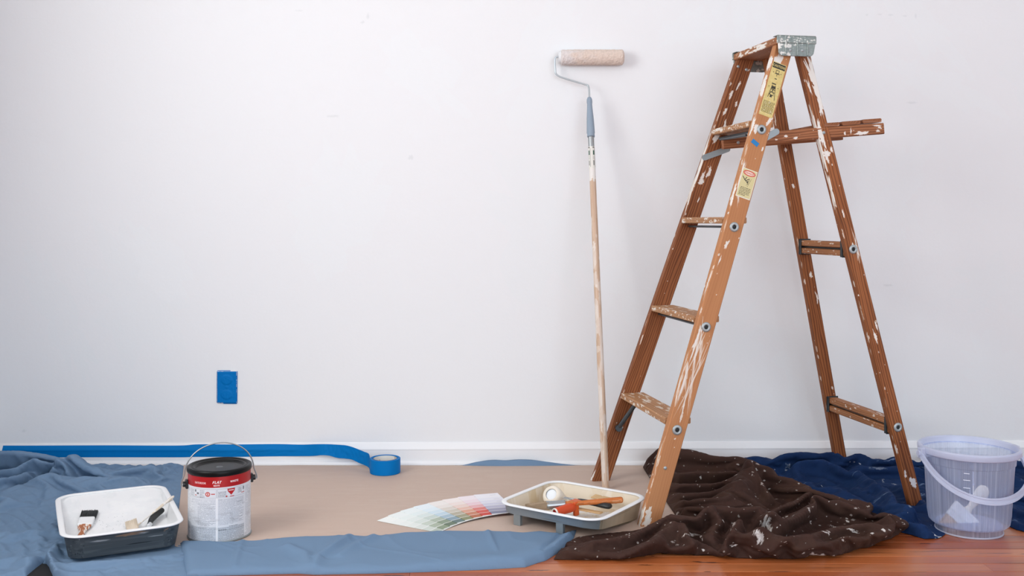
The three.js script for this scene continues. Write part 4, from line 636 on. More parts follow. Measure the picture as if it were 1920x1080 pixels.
// ---------- paint trays ----------
function tray(o, { W, L, h, deep, mOut, mIn, mRim, legs, shallow, legM }) {
  // local frame: deep end at +z
  const rr = 0.045, shp = (e) => { const pts = [], a = W / 2 - e, b = L / 2 - e, r = Math.max(0.01, rr - e); for (const [cx, cz, s] of [[a - r, b - r, 0], [-(a - r), b - r, 1], [-(a - r), -(b - r), 2], [a - r, -(b - r), 3]]) for (let k = 0; k <= 8; k++) { const t = (s + k / 8) * Math.PI / 2; pts.push([cx + Math.cos(t) * r, cz + Math.sin(t) * r]); } return pts; };
  const floorY = (z) => { const t = clamp((L / 2 - z) / L); return t < deep ? 0.004 : 0.004 + (h - 0.004 - shallow) * Math.pow((t - deep) / (1 - deep), 1.05); };
  const rim = shp(0), inner = (x, z, d) => { const f = floorY(z) + 0.0015, w = h - 0.001 - d * 5; const k = 0.006; const m = Math.max(f, w), df = Math.abs(f - w); return m + (df < k ? (k - df) ** 2 / (4 * k) : 0) * 0.8; };
  o.userData.inner = null; delete o.userData.inner;
  part('liner', sheet(rim, 0.004, inner, { skirt: false, under: 0.0012, uv: (x, z) => [x / W + 0.5, z / L + 0.5] }), mIn, o);
  // outer shell
  const pos = [], idx = [], uv = [], K = 8, n = rim.length;
  for (let k = 0; k <= K; k++) { const u = k / K, e0 = shp(-0.003); for (let i = 0; i < n; i++) { const fy = Math.max(0, floorY(e0[i][1]) - 0.004), k1 = 0.011 * u * (h - Math.min(fy, h - 0.012)) / h, [x, z] = shp(-0.003 + k1)[i]; pos.push(x, (h - 0.002) * (1 - u) + Math.min(fy, h - 0.012) * u, z); uv.push(i / n, 1 - u); } }
  for (let k = 0; k < K; k++) for (let i = 0; i < n; i++) { const a = k * n + i, b = k * n + (i + 1) % n, c = a + n, d = b + n; idx.push(a, b, c, b, d, c); }
  const q = pos.length / 3, e = shp(0.008);   // underside follows the ramp
  const g = new THREE.BufferGeometry(); g.setAttribute('position', new THREE.Float32BufferAttribute(pos, 3)); g.setAttribute('uv', new THREE.Float32BufferAttribute(uv, 2)); g.setIndex(idx); g.computeVertexNormals();
  const under = sheet(e, 0.008, (x, z) => Math.min(Math.max(0, floorY(z) - 0.004), h - 0.012), { skirt: false, under: 0.0004, uv: (x, z) => [x / W + 0.5, z / L + 0.5] });
  part('shell', merge([g, under]), mOut, o);
  const lip = shp(-0.004).map(([x, z]) => V(x, h, z)); const c = new THREE.CatmullRomCurve3(lip, true, 'centripetal');
  const sec = []; for (let i = 0; i < 12; i++) { const a = i / 12 * 6.2832; sec.push([Math.cos(a) * 0.0075, Math.sin(a) * 0.003]); }
  const N = 220, rp = [], ri = []; for (let i = 0; i < N; i++) { const p = c.getPointAt(i / N), t = c.getTangentAt(i / N), nx = t.z, nz = -t.x; for (const [u, v] of sec) rp.push(p.x + nx * u, p.y + v, p.z + nz * u); }
  for (let i = 0; i < N; i++) for (let k = 0; k < 12; k++) { const a = i * 12 + k, b = i * 12 + (k + 1) % 12, c2 = ((i + 1) % N) * 12 + k, d = ((i + 1) % N) * 12 + (k + 1) % 12; ri.push(a, b, c2, b, d, c2); }
  const rg = new THREE.BufferGeometry(); rg.setAttribute('position', new THREE.Float32BufferAttribute(rp, 3)); rg.setIndex(ri); rg.computeVertexNormals(); part('rim', rg, mRim, o);
  for (const x of legs || []) {
    const lg = merge([rbox(0.022, h - 0.006, 0.0025, 0.001, x, (h - 0.006) / 2, -L / 2 + 0.004), rbox(0.0025, h - 0.012, 0.012, 0.001, x - 0.01, (h - 0.012) / 2, -L / 2 + 0.009), rbox(0.0025, h - 0.012, 0.012, 0.001, x + 0.01, (h - 0.012) / 2, -L / 2 + 0.009)]);
    const l = part('leg', lg, legM, o); for (const dx of [-0.006, 0.006]) part('rivet', lathe([[0, 0.002], [0.002, 0.0016], [0.0032, 0]], 12).rotateX(-Math.PI / 2).translate(x + dx, h - 0.014, -L / 2 + 0.0028), steel, l);
  }
  // a point on the inner surface, world coordinates
  o.updateMatrixWorld(true);
  return (x, z, up = 0) => o.localToWorld(V(x, Math.max(floorY(z) + 0.0015, h - 0.001 - (Math.min(W / 2 - Math.abs(x), L / 2 - Math.abs(z))) * 5) + up, z));
}
const woodPaint = (seed, base, spots) => std(0xffffff, 0.55, { map: canvas(256, 256, (c, W, Hh) => { const r = rng(seed); c.fillStyle = base; c.fillRect(0, 0, W, Hh); for (let i = 0; i < 90; i++) { c.globalAlpha = 0.18; c.fillStyle = r() < 0.5 ? '#000' : '#fff'; c.fillRect(r() * W, r() * Hh, 1 + r() * 2, 30 + r() * 120); } c.globalAlpha = 1; for (let i = 0; i < spots; i++) blob(c, r, r() * W, r() * Hh, 4 + r() * 18, 4 + r() * 30, '#ebe7e2', 0.9); }) });
const dir = (ang, up = 0) => V(Math.cos(ang) * Math.cos(up), Math.sin(up), Math.sin(ang) * Math.cos(up));
{
  const o = thing('paint_tray', 'white lined paint tray with dark metal sides lying on the blue-grey cloth', 'paint tray', [-1.078, 0.012, 0.797], 0.455);
  const side = std(0xffffff, 0.45, { metalness: 0.35, map: canvas(1024, 128, (c, W, Hh) => { const r = rng(71); c.fillStyle = '#50575c'; c.fillRect(0, 0, W, Hh); for (let i = 0; i < 300; i++) blob(c, r, r() * W, r() * Hh, 4 + r() * 26, 2 + r() * 9, ['#3c4348', '#626a70', '#2f353a', '#6f777c'][Math.floor(r() * 4)], 0.35); for (let i = 0; i < 46; i++) blob(c, r, r() * W, Hh * (0.4 + r() * 0.6), 2 + r() * 5, 1 + r() * 5, '#22272b', 0.7); for (let i = 0; i < 30; i++) blob(c, r, r() * W, r() * Hh, 1 + r() * 3, 1 + r() * 6, '#c9cdd0', 0.7); for (const [u, v, a, b] of [[0.235, 0.16, 4, 8], [0.232, 0.1, 5, 4], [0.2, 0.14, 14, 3], [0.185, 0.1, 9, 3], [0.21, 0.2, 10, 2]]) blob(c, r, u * W, Hh * v, a, b, '#b98d68', 0.7); }) });
  const inT = canvas(512, 512, (c, W, Hh) => { const r = rng(72); c.fillStyle = '#eeeff0'; c.fillRect(0, 0, W, Hh); for (let i = 0; i < 60; i++) blob(c, r, r() * W, r() * Hh, 8 + r() * 40, 8 + r() * 40, r() < 0.5 ? '#e6e8ea' : '#f4f4f4', 0.5); for (let i = 0; i < 90; i++) blob(c, r, W * 0.36 + (r() - 0.5) * W * 0.5, Hh * (0.35 - 0 + r() * 0.3), 1 + r() * 1.4, 1 + r() * 1.4, '#8c9296', 0.5); });
  const wetWhite = std(0xf0f1f2, 0.35);
  const on = tray(o, { W: 0.276, L: 0.42, h: 0.058, deep: 0.3, shallow: 0.004, mOut: side, mIn: std(0xffffff, 0.35, { map: inT }), mRim: wetWhite, legs: [-0.08, 0.08], legM: galv });
  const P = (px, py, z0) => { const [x, z] = G(px, py, z0); return V(x, z0, z); };
  const surf = (px, py, up = 0) => { let hgt = 0.03, q; for (let i = 0; i < 12; i++) { const w = P(px, py, hgt), l = o.worldToLocal(w.clone()); q = on(l.x, l.z, up); hgt = q.y; } return q; };
  const nAt = (p) => { const l = o.worldToLocal(p.clone()), a = on(l.x, l.z), b = on(l.x + 0.01, l.z).sub(a), c = on(l.x, l.z - 0.01).sub(a); return new THREE.Vector3().crossVectors(b, c).normalize(); };
  // brush with black bristles
  {
    const A = surf(150, 1009, 0.0045), B = surf(169, 958, 0.0075), d = B.clone().sub(A), L = d.length(), n = nAt(surf(160, 985));
    const b = thing('paint_brush', 'flat paint brush with black bristles and a paint-crusted copper-brown handle', 'brush'); lay(b, A, d, n);
    const hl = L * 0.47, fe = L * 0.27;
    part('handle', handleGeo([[0, 0.004, 0.0025], [0.004, 0.0095, 0.0045], [hl * 0.3, 0.0078, 0.0045], [hl * 0.55, 0.0085, 0.0048], [hl * 0.78, 0.0155, 0.005], [hl, 0.0185, 0.005]]), woodPaint(81, '#a8643c', 42), b);
    part('ferrule', rbox(0.04, fe, 0.013, 0.004, 0, hl + fe / 2 - 0.003, 0), std(0xe7e8e9, 0.4), b, 'ferrule smeared with white paint');
    const br = part('bristles', bristles(0.04, 0.011, L * 0.31, 420, 82, 1.1), std(0x1c2022, 0.7), b, 'black bristles'); br.position.y = hl + fe - 0.005;
  }
  // black-handled tool with a bright collar
  {
    const A = surf(278, 987, 0.013), B = surf(304, 955, 0.017), d = B.clone().sub(A), L = d.length(), n = nAt(A);
    const b = thing('hand_tool', 'short black curved tool handle with a chrome collar beside the beige-headed brush', 'tool'); lay(b, A, d, n);
    const g = handleGeo([[0.008, 0.0055, 0.0055], [0.02, 0.0062, 0.006], [L * 0.5, 0.0095, 0.0075], [L * 0.8, 0.0105, 0.0085], [L * 0.95, 0.0095, 0.008], [L, 0.005, 0.004]]); { const Q = g.attributes.position; for (let i = 0; i < Q.count; i++) { const y = Q.getY(i) / L; Q.setX(i, Q.getX(i) - 0.006 * Math.sin(y * Math.PI)); } g.computeVertexNormals(); }
    part('handle', g, std(0x1b1f21, 0.5), b); part('collar', lathe([[0, -0.002], [0.005, -0.002], [0.0062, 0], [0.0062, 0.006], [0.0055, 0.007], [0.0062, 0.008], [0.0062, 0.013], [0.005, 0.015]], 20), std(0xdde1e4, 0.2, { metalness: 0.9 }), b, 'chrome collar');
  }
  // white-painted brush with a beige head
  {
    const A = surf(252, 990, 0.0075), B = surf(326, 930, 0.0), T = P(326, 930, 0.083), d = T.clone().sub(A), L = d.length(), n = nAt(A);
    const b = thing('paint_brush', 'slim white-handled brush with a beige head, its handle resting over the tray rim', 'brush'); lay(b, A, d, n);
    part('handle', handleGeo([[0.012, 0.003, 0.0025], [0.03, 0.002, 0.002], [L * 0.45, 0.002, 0.002], [L * 0.58, 0.0035, 0.003], [L * 0.8, 0.0045, 0.0034], [L * 0.97, 0.0048, 0.003], [L, 0.002, 0.0015]]), woodPaint(84, '#dccdb9', 40), b);
    const hd = part('head', bristles(0.03, 0.011, 0.05, 300, 85, 1.0), std(0xd9cbb8, 0.85), b, 'beige bristle head'); hd.position.y = 0.016; hd.rotation.z = -Math.PI / 2 - 0.62; hd.position.x = -0.03;
  }
}
{
  const o = thing('paint_tray', 'cream-stained metal paint tray on two legs, filled with tools, on the brown paper', 'paint tray', [0.176, 0.0048, 0.664], -0.6 + Math.PI);
  const side = std(0xffffff, 0.42, { metalness: 0.5, map: canvas(1024, 128, (c, W, Hh) => { const r = rng(75); c.fillStyle = '#c3b39b'; c.fillRect(0, 0, W, Hh); for (let i = 0; i < 240; i++) { c.globalAlpha = 0.35; c.fillStyle = ['#a8977e', '#d8cab2', '#8f8371', '#cdbda4'][Math.floor(r() * 4)]; c.fillRect(r() * W, 0, 2 + r() * 14, Hh); } c.globalAlpha = 1; c.fillStyle = '#8f9aa2'; c.fillRect(W * 0.56, 0, W * 0.38, Hh); for (let i = 0; i < 40; i++) blob(c, r, r() * W, r() * Hh, 2 + r() * 6, 2 + r() * 6, '#7c6b55', 0.5); }) });
  const inT = canvas(512, 512, (c, W, Hh) => { const r = rng(76); c.fillStyle = '#e3d6c2'; c.fillRect(0, 0, W, Hh); for (let i = 0; i < 90; i++) blob(c, r, r() * W, r() * Hh, 10 + r() * 50, 10 + r() * 40, ['#e9dfcf', '#d8c6ab', '#efe8dc', '#cdb48d'][Math.floor(r() * 4)], 0.4); for (let i = 0; i < 30; i++) blob(c, r, W * (0.2 + r() * 0.6), Hh * (0.2 + r() * 0.4), 10 + r() * 40, 10 + r() * 40, '#eceaea', 0.8); for (let i = 0; i < 10; i++) blob(c, r, W * (0.36 + r() * 0.2), Hh * 0.9, 8 + r() * 26, 10 + r() * 20, '#c39a58', 0.5); });
  const on = tray(o, { W: 0.315, L: 0.29, h: 0.056, deep: 0.3, shallow: 0.022, mOut: side, mIn: std(0xffffff, 0.42, { map: inT }), mRim: std(0xeef0f2, 0.32), legs: [-0.04, 0.1], legM: galv });
  const P = (px, py, y) => { const [x, z] = G(px, py, y); return V(x, y, z); };
  // spare white roller cover standing on end against the tray's far corner
  {
    const b = thing('roller_cover', 'short white roller cover with a rounded end leaning in the tray corner', 'roller cover');
    const A = P(1043, 937, 0.03), T = P(1030, 920, 0.078); lay(b, A, V(-0.35, 0.55, 0.75), V(0, 1, 0));
    const g = lathe([[0, -0.02], [0.026, -0.02], [0.029, -0.014], [0.0298, 0.03], [0.0285, 0.04], [0.0245, 0.047], [0.017, 0.049], [0.0165, 0.046], [0.016, 0.02]], 48); { const Q = g.attributes.position; for (let i = 0; i < Q.count; i++) { const x = Q.getX(i), y = Q.getY(i), z = Q.getZ(i), k = 1 + 0.02 * n3(x * 90, y * 90, z * 90) + 0.012 * n3(x * 260, y * 260, z * 260); Q.setXYZ(i, x * k, y, z * k); } g.computeVertexNormals(); }
    part('nap', g, std(0xe8dfd0, 0.9), b, 'cream nap'); part('core', lathe([[0, 0.043], [0.0155, 0.043], [0.0165, 0.046], [0.0165, 0.02]], 32), std(0xe9edf2, 0.5), b, 'white end disc');
  }
  // brush with grey-brown bristles, steel ferrule and orange wooden handle
  {
    const A = P(1168, 937, 0.064), B = P(986, 951, 0.052), d = B.clone().sub(A), L = d.length();
    const b = thing('paint_brush', 'round brush with grey-brown bristles, steel ferrule and long orange handle across the tray', 'brush'); lay(b, A, d, V(0, 1, 0));
    part('handle', handleGeo([[0, 0.004, 0.004], [0.003, 0.0085, 0.008], [0.02, 0.0092, 0.0085], [L * 0.3, 0.0085, 0.0075], [L * 0.46, 0.0075, 0.0065], [L * 0.5, 0.0085, 0.007], [L * 0.62, 0.011, 0.008]]), woodPaint(91, '#c06a2c', 1), b, 'orange wooden handle');
    part('ferrule', lathe([[0, L * 0.6], [0.0115, L * 0.6], [0.0122, L * 0.605], [0.0115, L * 0.62], [0.0122, L * 0.63], [0.0115, L * 0.64], [0.0118, L * 0.73], [0.0125, L * 0.74], [0.0118, L * 0.75], [0.0126, L * 0.76], [0.0126, L * 0.785], [0.011, L * 0.79]], 36), steel, b, 'steel ferrule');
    const br = part('bristles', bristles(0.021, 0.021, L * 0.235, 420, 92, 1.05), std(0xa38d74, 0.85), b); br.position.y = L * 0.77;
  }
  // red-orange plastic roller handle
  {
    const A = P(1040, 961, 0.046), B = P(1084, 947, 0.05), d = B.clone().sub(A), L = d.length();
    const b = thing('hand_roller', 'hollow red-orange plastic hand roller with a white-ringed open end lying in the tray', 'roller'); lay(b, A, d, V(0, 1, 0));
    const red = std(0xcc4a22, 0.4), g = lathe([[0.0085, 0.0], [0.0105, 0.0], [0.0118, 0.004], [0.0122, L * 0.3], [0.0135, L * 0.62], [0.0125, L * 0.8], [0.007, L * 0.82], [0.007, L * 0.1], [0.0085, 0]], 36);
    part('grip', g, red, b); part('bracket', merge([rbox(0.012, 0.016, 0.04, 0.003, 0.004, L * 0.86, -0.006), rbox(0.028, 0.03, 0.008, 0.003, -0.002, L * 0.9, 0.011)]), std(0xcf5a26, 0.4), b);
    part('end_ring', lathe([[0.0078, 0.001], [0.0085, -0.0015], [0.0108, -0.0015], [0.0118, 0.001], [0.0112, 0.004]], 36), std(0xe9e4df, 0.4), b, 'white ring'); part('end_plug', lathe([[0, 0.004], [0.0085, 0.003], [0.0085, 0.006]], 28), std(0x97121a, 0.5), b, 'dark red end');
  }
  // black-handled brush below
  {
    const A = P(1146, 950, 0.052), B = P(1084, 938, 0.052), d = B.clone().sub(A), L = d.length();
    const b = thing('scraper', 'black-handled scraper with a steel shank under the orange brush handle', 'scraper'); lay(b, A, d, V(0, 1, 0));
    part('handle', handleGeo([[0, 0.006, 0.004], [0.006, 0.0125, 0.0075], [L * 0.5, 0.011, 0.007], [L * 0.9, 0.009, 0.006], [L, 0.006, 0.005]]), std(0x1d2224, 0.4), b);
    part('shank', merge([cyl(V(0, L * 0.98, 0), V(0, L + 0.03, 0), 0.003, 12), rbox(0.016, 0.022, 0.0015, 0.0006, 0, L + 0.038, 0)]), steel, b, 'steel shank');
  }
  // bare wooden stirring stick
  {
    const A = P(1128, 962, 0.04), B = P(1079, 953, 0.04), d = B.clone().sub(A).multiplyScalar(1.1), L = d.length();
    const b = thing('stir_stick', 'pale bare wooden stirring stick on the tray floor', 'stick'); lay(b, A, d, V(0, 1, 0));
    part('stick', rbox(0.019, L, 0.004, 0.0018, 0, L / 2, 0), woodPaint(95, '#c9a272', 3), b);
  }
  {
    const A = P(1160, 941, 0.05), B = P(1112, 930, 0.05), d = B.clone().sub(A), L = d.length();
    const b = thing('stir_stick', 'broad tan paint paddle leaning at the far side behind the orange handle', 'stick'); lay(b, A, d, V(0, 1, 0.25).normalize());
    part('stick', rbox(0.024, L, 0.004, 0.0018, 0, L / 2, 0), woodPaint(96, '#d0ad7c', 2), b);
  }
}
// block brush inside the bucket
{
  const b = thing('paint_brush', 'wide white-handled brush standing inside the frosted bucket', 'brush');
  const Q = (px, py, z) => { const zd = D - z; return V((px - 960) * zd / F, H + (CY - py) * zd / F, z); };
  const A = Q(1797, 978, BZ + 0.0), T = Q(1850, 913, BZ - 0.02), d = T.clone().sub(A); A.addScaledVector(d, 0); lay(b, A, d, V(0.2, 0.3, 0.9).normalize()); const L = d.length();
  part('handle', handleGeo([[L * 0.3, 0.013, 0.006], [L * 0.42, 0.009, 0.006], [L * 0.55, 0.012, 0.007], [L * 0.75, 0.0185, 0.009], [L * 0.92, 0.017, 0.008], [L, 0.006, 0.003]]), std(0xf4ead8, 0.5), b);
  part('block', rbox(0.085, 0.03, 0.016, 0.005, 0.002, L * 0.2, 0), std(0xf1efea, 0.5), b); part('ferrule', rbox(0.08, 0.018, 0.014, 0.003, 0, L * 0.02, 0), std(0xe6e3de, 0.5), b);
  const br = part('bristles', bristles(0.075, 0.013, 0.045, 300, 99, 1.05), std(0xc9a68f, 0.85), b, 'pale brown bristles'); br.rotation.z = Math.PI; br.position.y = 0;
}

// ---------- fan of colour cards ----------
{
  const names = [['almost white', ['#f3f6f2', '#eff3ef', '#ebf0ec', '#e6ece7', '#dde4de', '#cfd8d0', '#b9c4b8']], ['very pale mint', ['#eff5f3', '#eaf2ef', '#e3ece8', '#d8e2dc', '#c5d0c4', '#aab7a4', '#8a9a80']], ['pale sage to deep sage green', ['#edf5f5', '#e6f1f1', '#dae6e4', '#c9d6d0', '#afbcac', '#8a9a84', '#687a66']], ['pale aqua to slate blue', ['#e9f3f8', '#e1eff6', '#d4e6f0', '#c2d7e4', '#a8bfcd', '#8aa2b0', '#647a78']], ['pale stone to olive', ['#f1ece8', '#ebe4df', '#ddd5cc', '#cdc6b8', '#b8b19e', '#a09d80', '#8a8d66']], ['pale blush to terracotta', ['#f5ece9', '#f1e2dd', '#ecd4cb', '#e6bfb0', '#dba48c', '#c98466', '#b96c48']], ['pale pink to coral red', ['#f3e9ee', '#f0dfe6', '#edd0d8', '#e6b2b6', '#dd7f78', '#d4584c', '#cc4338']], ['white to lavender grey', ['#f0f0f7', '#e9eaf4', '#e1e2ef', '#d3d4e5', '#bdbdd2', '#9d9db4', '#81839a']]];
  const px = 0.06, pz = 0.905, Lc = 0.214, Wc = 0.077;
  const geo = rbox(Wc, 0.0009, Lc, 0.0004); { const P = geo.attributes.position, U = geo.attributes.uv; for (let i = 0; i < P.count; i++) U.setXY(i, P.getX(i) / Wc + 0.5, 0.5 - P.getZ(i) / Lc); }
  names.forEach(([nm, cols], i) => {
    const ang = (149 - i * 6.05) * Math.PI / 180, rc = 0.388, tex = canvas(96, 256, (c, W, Hh) => { c.fillStyle = '#f2f3f1'; c.fillRect(0, 0, W, Hh); cols.forEach((q, k) => { const y0 = k === 0 ? 0 : 52 + (k - 1) * 34; c.fillStyle = q; c.fillRect(0, y0, W, k === 0 ? 50 : 31); c.fillStyle = 'rgba(90,90,90,0.35)'; c.fillRect(W * 0.62, y0 + 22, 22, 2); }); });
    const o = new THREE.Mesh(geo, std(0xffffff, 0.6, { map: tex })); o.name = numbered('colour_card'); o.castShadow = o.receiveShadow = true; scene.add(o);
    o.position.set(px + Math.cos(ang) * rc, 0.0055 + i * 0.0011, pz - Math.sin(ang) * rc);
    o.rotation.set(0, ang - Math.PI / 2, 0);
    o.userData = { label: `paint colour card in shades of ${nm}, fanned on brown paper`, category: 'colour card', group: 'fanned paint colour cards' };
  });
}

// ---------- brown paper ----------
const PAPER = [[-1.145, 0.033], [0.457, 0.033], [0.474, 0.66], [0.45, 0.80], [0.12, 0.90], [-0.3, 0.93], [-0.885, 0.905]];
{
  const pt = canvas(1024, 1024, (c, W, Hh) => { const r = rng(51); c.fillStyle = '#c6b0a2'; c.fillRect(0, 0, W, Hh); for (let i = 0; i < 500; i++) blob(c, r, r() * W, r() * Hh, 10 + r() * 70, 4 + r() * 16, r() < 0.5 ? '#c1ab9c' : '#cbb6a8', 0.25); for (let i = 0; i < 3000; i++) { c.globalAlpha = 0.12; c.fillStyle = r() < 0.5 ? '#8e7261' : '#d3bcab'; c.fillRect(r() * W, r() * Hh, 2 + r() * 8, 1); } c.globalAlpha = 1; });
  const g = sheet(PAPER, 0.012, (x, z) => 0.0042 + 0.0006 * n2(x * 3, z * 3) + 0.0016 * sstep(0.06, 0.03, z) * (0.5 + 0.5 * n2(x * 4, 2)), { skirt: false, under: 0.0006 });
  const m = part('paper_sheet', g, std(0xffffff, 0.62, { map: pt, specularIntensity: 0.4 }), scene); m.name = 'masking_paper';
  m.userData = { label: 'large sheet of brown masking paper spread flat over the floor', category: 'paper' };
}
// ---------- drop cloths ----------
const gp = (l) => l.map((p) => p.length > 2 ? [p[0], p[1]] : G(p[0], p[1]));
function clothThing(name, label, outline, step, height, m, sim) {
  const o = new THREE.Mesh(drape(sheet(outline, step, height, { skirt: false, lean: 0.75 }), sim), m); o.name = numbered(name); o.castShadow = o.receiveShadow = true; o.userData = { label, category: 'drop cloth' }; scene.add(o); return o;
}
{
  // blue-grey cloth: left of the paper, under it, and folded over its front edge
  const outline = [[-1.815, 0.035], [-1.2, 0.03], [0.2, 0.0285], G(1088, 876), G(1075, 920), G(1066, 975), G(1081, 996), G(1076, 1012), G(1052, 1034), G(1022, 1052), G(1008, 1056), G(985, 1064), G(900, 1069), G(800, 1073), G(700, 1076), G(590, 1078), G(560, 1076), G(330, 1082), G(160, 1086), G(101, 1088), G(92, 1066), G(84, 1056), G(68, 1068), G(48, 1084), [-1.36, 1.17], [-1.815, 1.19]];
  const flap = [[300, 1021], [420, 1017], [520, 1011], [590, 1006.5], [650, 1003], [700, 1007], [760, 998], [840, 994.5], [900, 997], [980, 999.5], [1012, 996], [1040, 999], [1100, 997]].map(([a, b]) => G(a, b, 0.008));
  const zf = (x) => { if (x < flap[0][0]) return 1e3; for (let i = 0; i + 1 < flap.length; i++) if (x <= flap[i + 1][0]) { const t = (x - flap[i][0]) / (flap[i + 1][0] - flap[i][0]); return flap[i][1] + (flap[i + 1][1] - flap[i][1]) * t; } return flap[flap.length - 1][1]; };
  const fs = [
    fold([[16, 860, 0.05], [60, 860, 0.055], [98, 868, 0.045], [135, 879, 0.03], [180, 886, 0.024]], 0.03, 0.025), fold([[170, 880, 0.034], [215, 890, 0.022], [280, 886, 0.02], [345, 886, 0.02]], 0.028, 0.02),
    fold([[-20, 894, 0.02], [35, 887, 0.034], [70, 879, 0.042], [98, 881, 0.042], [112, 891, 0.03], [100, 900, 0.012]], 0.02, 0.014), fold([[132, 880, 0.04], [140, 888, 0.034], [138, 897, 0.024], [124, 905, 0.01]], 0.016, 0.014), fold([[155, 880, 0.036], [178, 888, 0.03], [215, 899, 0.018], [262, 904, 0.01]], 0.022, 0.014),
    fold([[58, 914, 0.018], [100, 904, 0.026], [160, 905, 0.026], [250, 909, 0.022], [345, 915, 0.014]], 0.06, 0.012, 1.1), fold([[-20, 925, 0.02], [22, 905, 0.03], [48, 899, 0.024], [60, 909, 0.012]], 0.02, 0.015), fold([[-10, 935, 0.02], [15, 940, 0.018], [-5, 955, 0.01]], 0.03, 0.02),
    fold([[118, 988, 0.014], [70, 996, 0.016], [0, 1003, 0.012], [-40, 1000, 0.01]], 0.03, 0.016), fold([[140, 1030, 0.012], [118, 1018, 0.02], [100, 1035, 0.026], [84, 1054, 0.036]], 0.022, 0.016), fold([[84, 1054, 0.034], [95, 1064, 0.03], [104, 1080, 0.02]], 0.02, 0.02), fold([[0, 1050, 0.014], [40, 1046, 0.016], [80, 1053, 0.024]], 0.02, 0.02),
    fold([[345, 1040, 0.006], [250, 1050, 0.012], [150, 1060, 0.014]], 0.03, 0.02),
    fold([[655, 1011, 0.014], [625, 1030, 0.016], [596, 1050, 0.012], [588, 1070, 0.008]], 0.012, 0.02), fold([[700, 1010, 0.01], [660, 1032, 0.01], [636, 1050, 0.006]], 0.012, 0.014), fold([[540, 1030, 0.008], [572, 1042, 0.01], [580, 1066, 0.008]], 0.014, 0.012),
    fold([[915, 1003, 0.006], [922, 1020, 0.007], [934, 1046, 0.004]], 0.008, 0.008), fold([[455, 1017, 0.005], [448, 1040, 0.006], [440, 1070, 0.004]], 0.008, 0.008), fold([[1058, 1002, -0.006], [1040, 1024, -0.007], [1018, 1050, -0.006]], 0.007, 0.005), fold([[1070, 1004, 0.012], [1052, 1022, 0.012], [1028, 1046, 0.008]], 0.016, 0.012), fold([[800, 1060, 0.006], [950, 1052, 0.008], [1010, 1035, 0.01]], 0.03, 0.03),
    fold([[862, 873, 0.002], [930, 868, 0.0125], [965, 867, 0.014], [1020, 869, 0.01], [1086, 872, 0.002]], 0.006, 0.006)];
  const m = std(0x728ca8, 0.85, { bumpMap: rep(weave, 60, 60), bumpScale: 0.00015, sheen: 0.15, specularIntensity: 0.25 });
  const pin = PAPER.map(([x, z]) => [x * 0.997, z]);
  const fx0 = G(336, 1019)[0], lead = outline.filter((p) => p[0] < -0.87);
  // the main spread of the cloth, left of the paper and a little under it
  const main = [[-1.815, 0.035], [-1.2, 0.03], [-1.06, 0.032], [-0.955, 0.45], [-0.83, 0.90], G(420, 1040), G(400, 1079), G(330, 1082), G(160, 1086), G(101, 1088), G(92, 1066), G(84, 1056), G(68, 1068), G(48, 1084), [-1.36, 1.17], [-1.815, 1.19]];
  const px1 = (z) => -1.145 + (z - 0.033) * 0.275;       // left edge of the paper
  const blue = clothThing('drop_cloth', 'blue-grey fabric drop cloth at the left and along the brown paper front edge', main, 0.009, (x, z, d) => {
    const left = sstep(-0.85, -1.0, x), e = px1(z) - x, open = z < 0.86 ? sstep(0.004, 0.06, e) : 1;
    let y = 0.004 + foldHeight(fs, x, z) * (1.25 + 0.7 * sstep(0.65, 0.45, z)) + 0.0035 * n2(x * 3.2, z * 4 + 3) * (0.5 + 0.5 * left) + 0.007 * left * crumple(x, z, 0.13, -0.5, 2.6, 4, 5) * (0.4 + 0.6 * sstep(0.9, 1.1, z)) + 0.0018 * crumple(x, z, 0.07, 0.9, 2.5, 4, 9);
    y = 0.0022 + (y - 0.0022) * open;
    return Math.max(0.0016, 0.0016 + (y - 0.0016) * (1 - Math.exp(-d / 0.006)));
  }, m, {
    seed: 7, pull: 0.1, bend: 0.9, slack: (x, z) => { const b = sstep(-0.75, -1.0, x) * sstep(0.62, 0.35, z), l = sstep(-0.9, -1.1, x); return [1.005 + 0.10 * b + 0.03 * l, 1.008 + 0.12 * b + 0.035 * l]; },
    hold: (x, z) => z < 0.86 && x > px1(z) + 0.01 ? 1 : 0,
    top: (x, z) => { const pe = px1(z) - x; if (z < 0.87 && pe < 0.06) return 0.0026 + 0.5 * Math.max(0, pe - 0.004); const tx = (x + 1.078) * Math.cos(0.455) - (z - 0.797) * Math.sin(0.455), tz = (x + 1.078) * Math.sin(0.455) + (z - 0.797) * Math.cos(0.455); return 0.0115 + 1.5 * Math.max(0, Math.max(Math.abs(tx) - 0.14, Math.abs(tz) - 0.21)); },
  });
  // the front edge folded back over the paper
  const fo = [G(338, 1021), ...flap.slice(1, -1), G(1062, 997, 0.01), G(1081, 996), G(1076, 1012), G(1052, 1034), G(1022, 1052), G(1008, 1056), G(985, 1064), G(900, 1069), G(800, 1073), G(700, 1076), G(590, 1078), G(560, 1076), G(400, 1080), G(350, 1081), G(344, 1050)];
  part('folded_edge', sheet(fo, 0.0045, (x, z, d) => {
    const y = 0.0135 + foldHeight(fs, x, z) * 1.1 + 0.003 * n2(x * 3.2, z * 4 + 3) + 0.0022 * crumple(x, z, 0.17, 0.9, 2.5, 4, 9) ;
    return 0.005 + (y - 0.005) * (1 - Math.exp(-d / 0.006));
  }), m, blue);
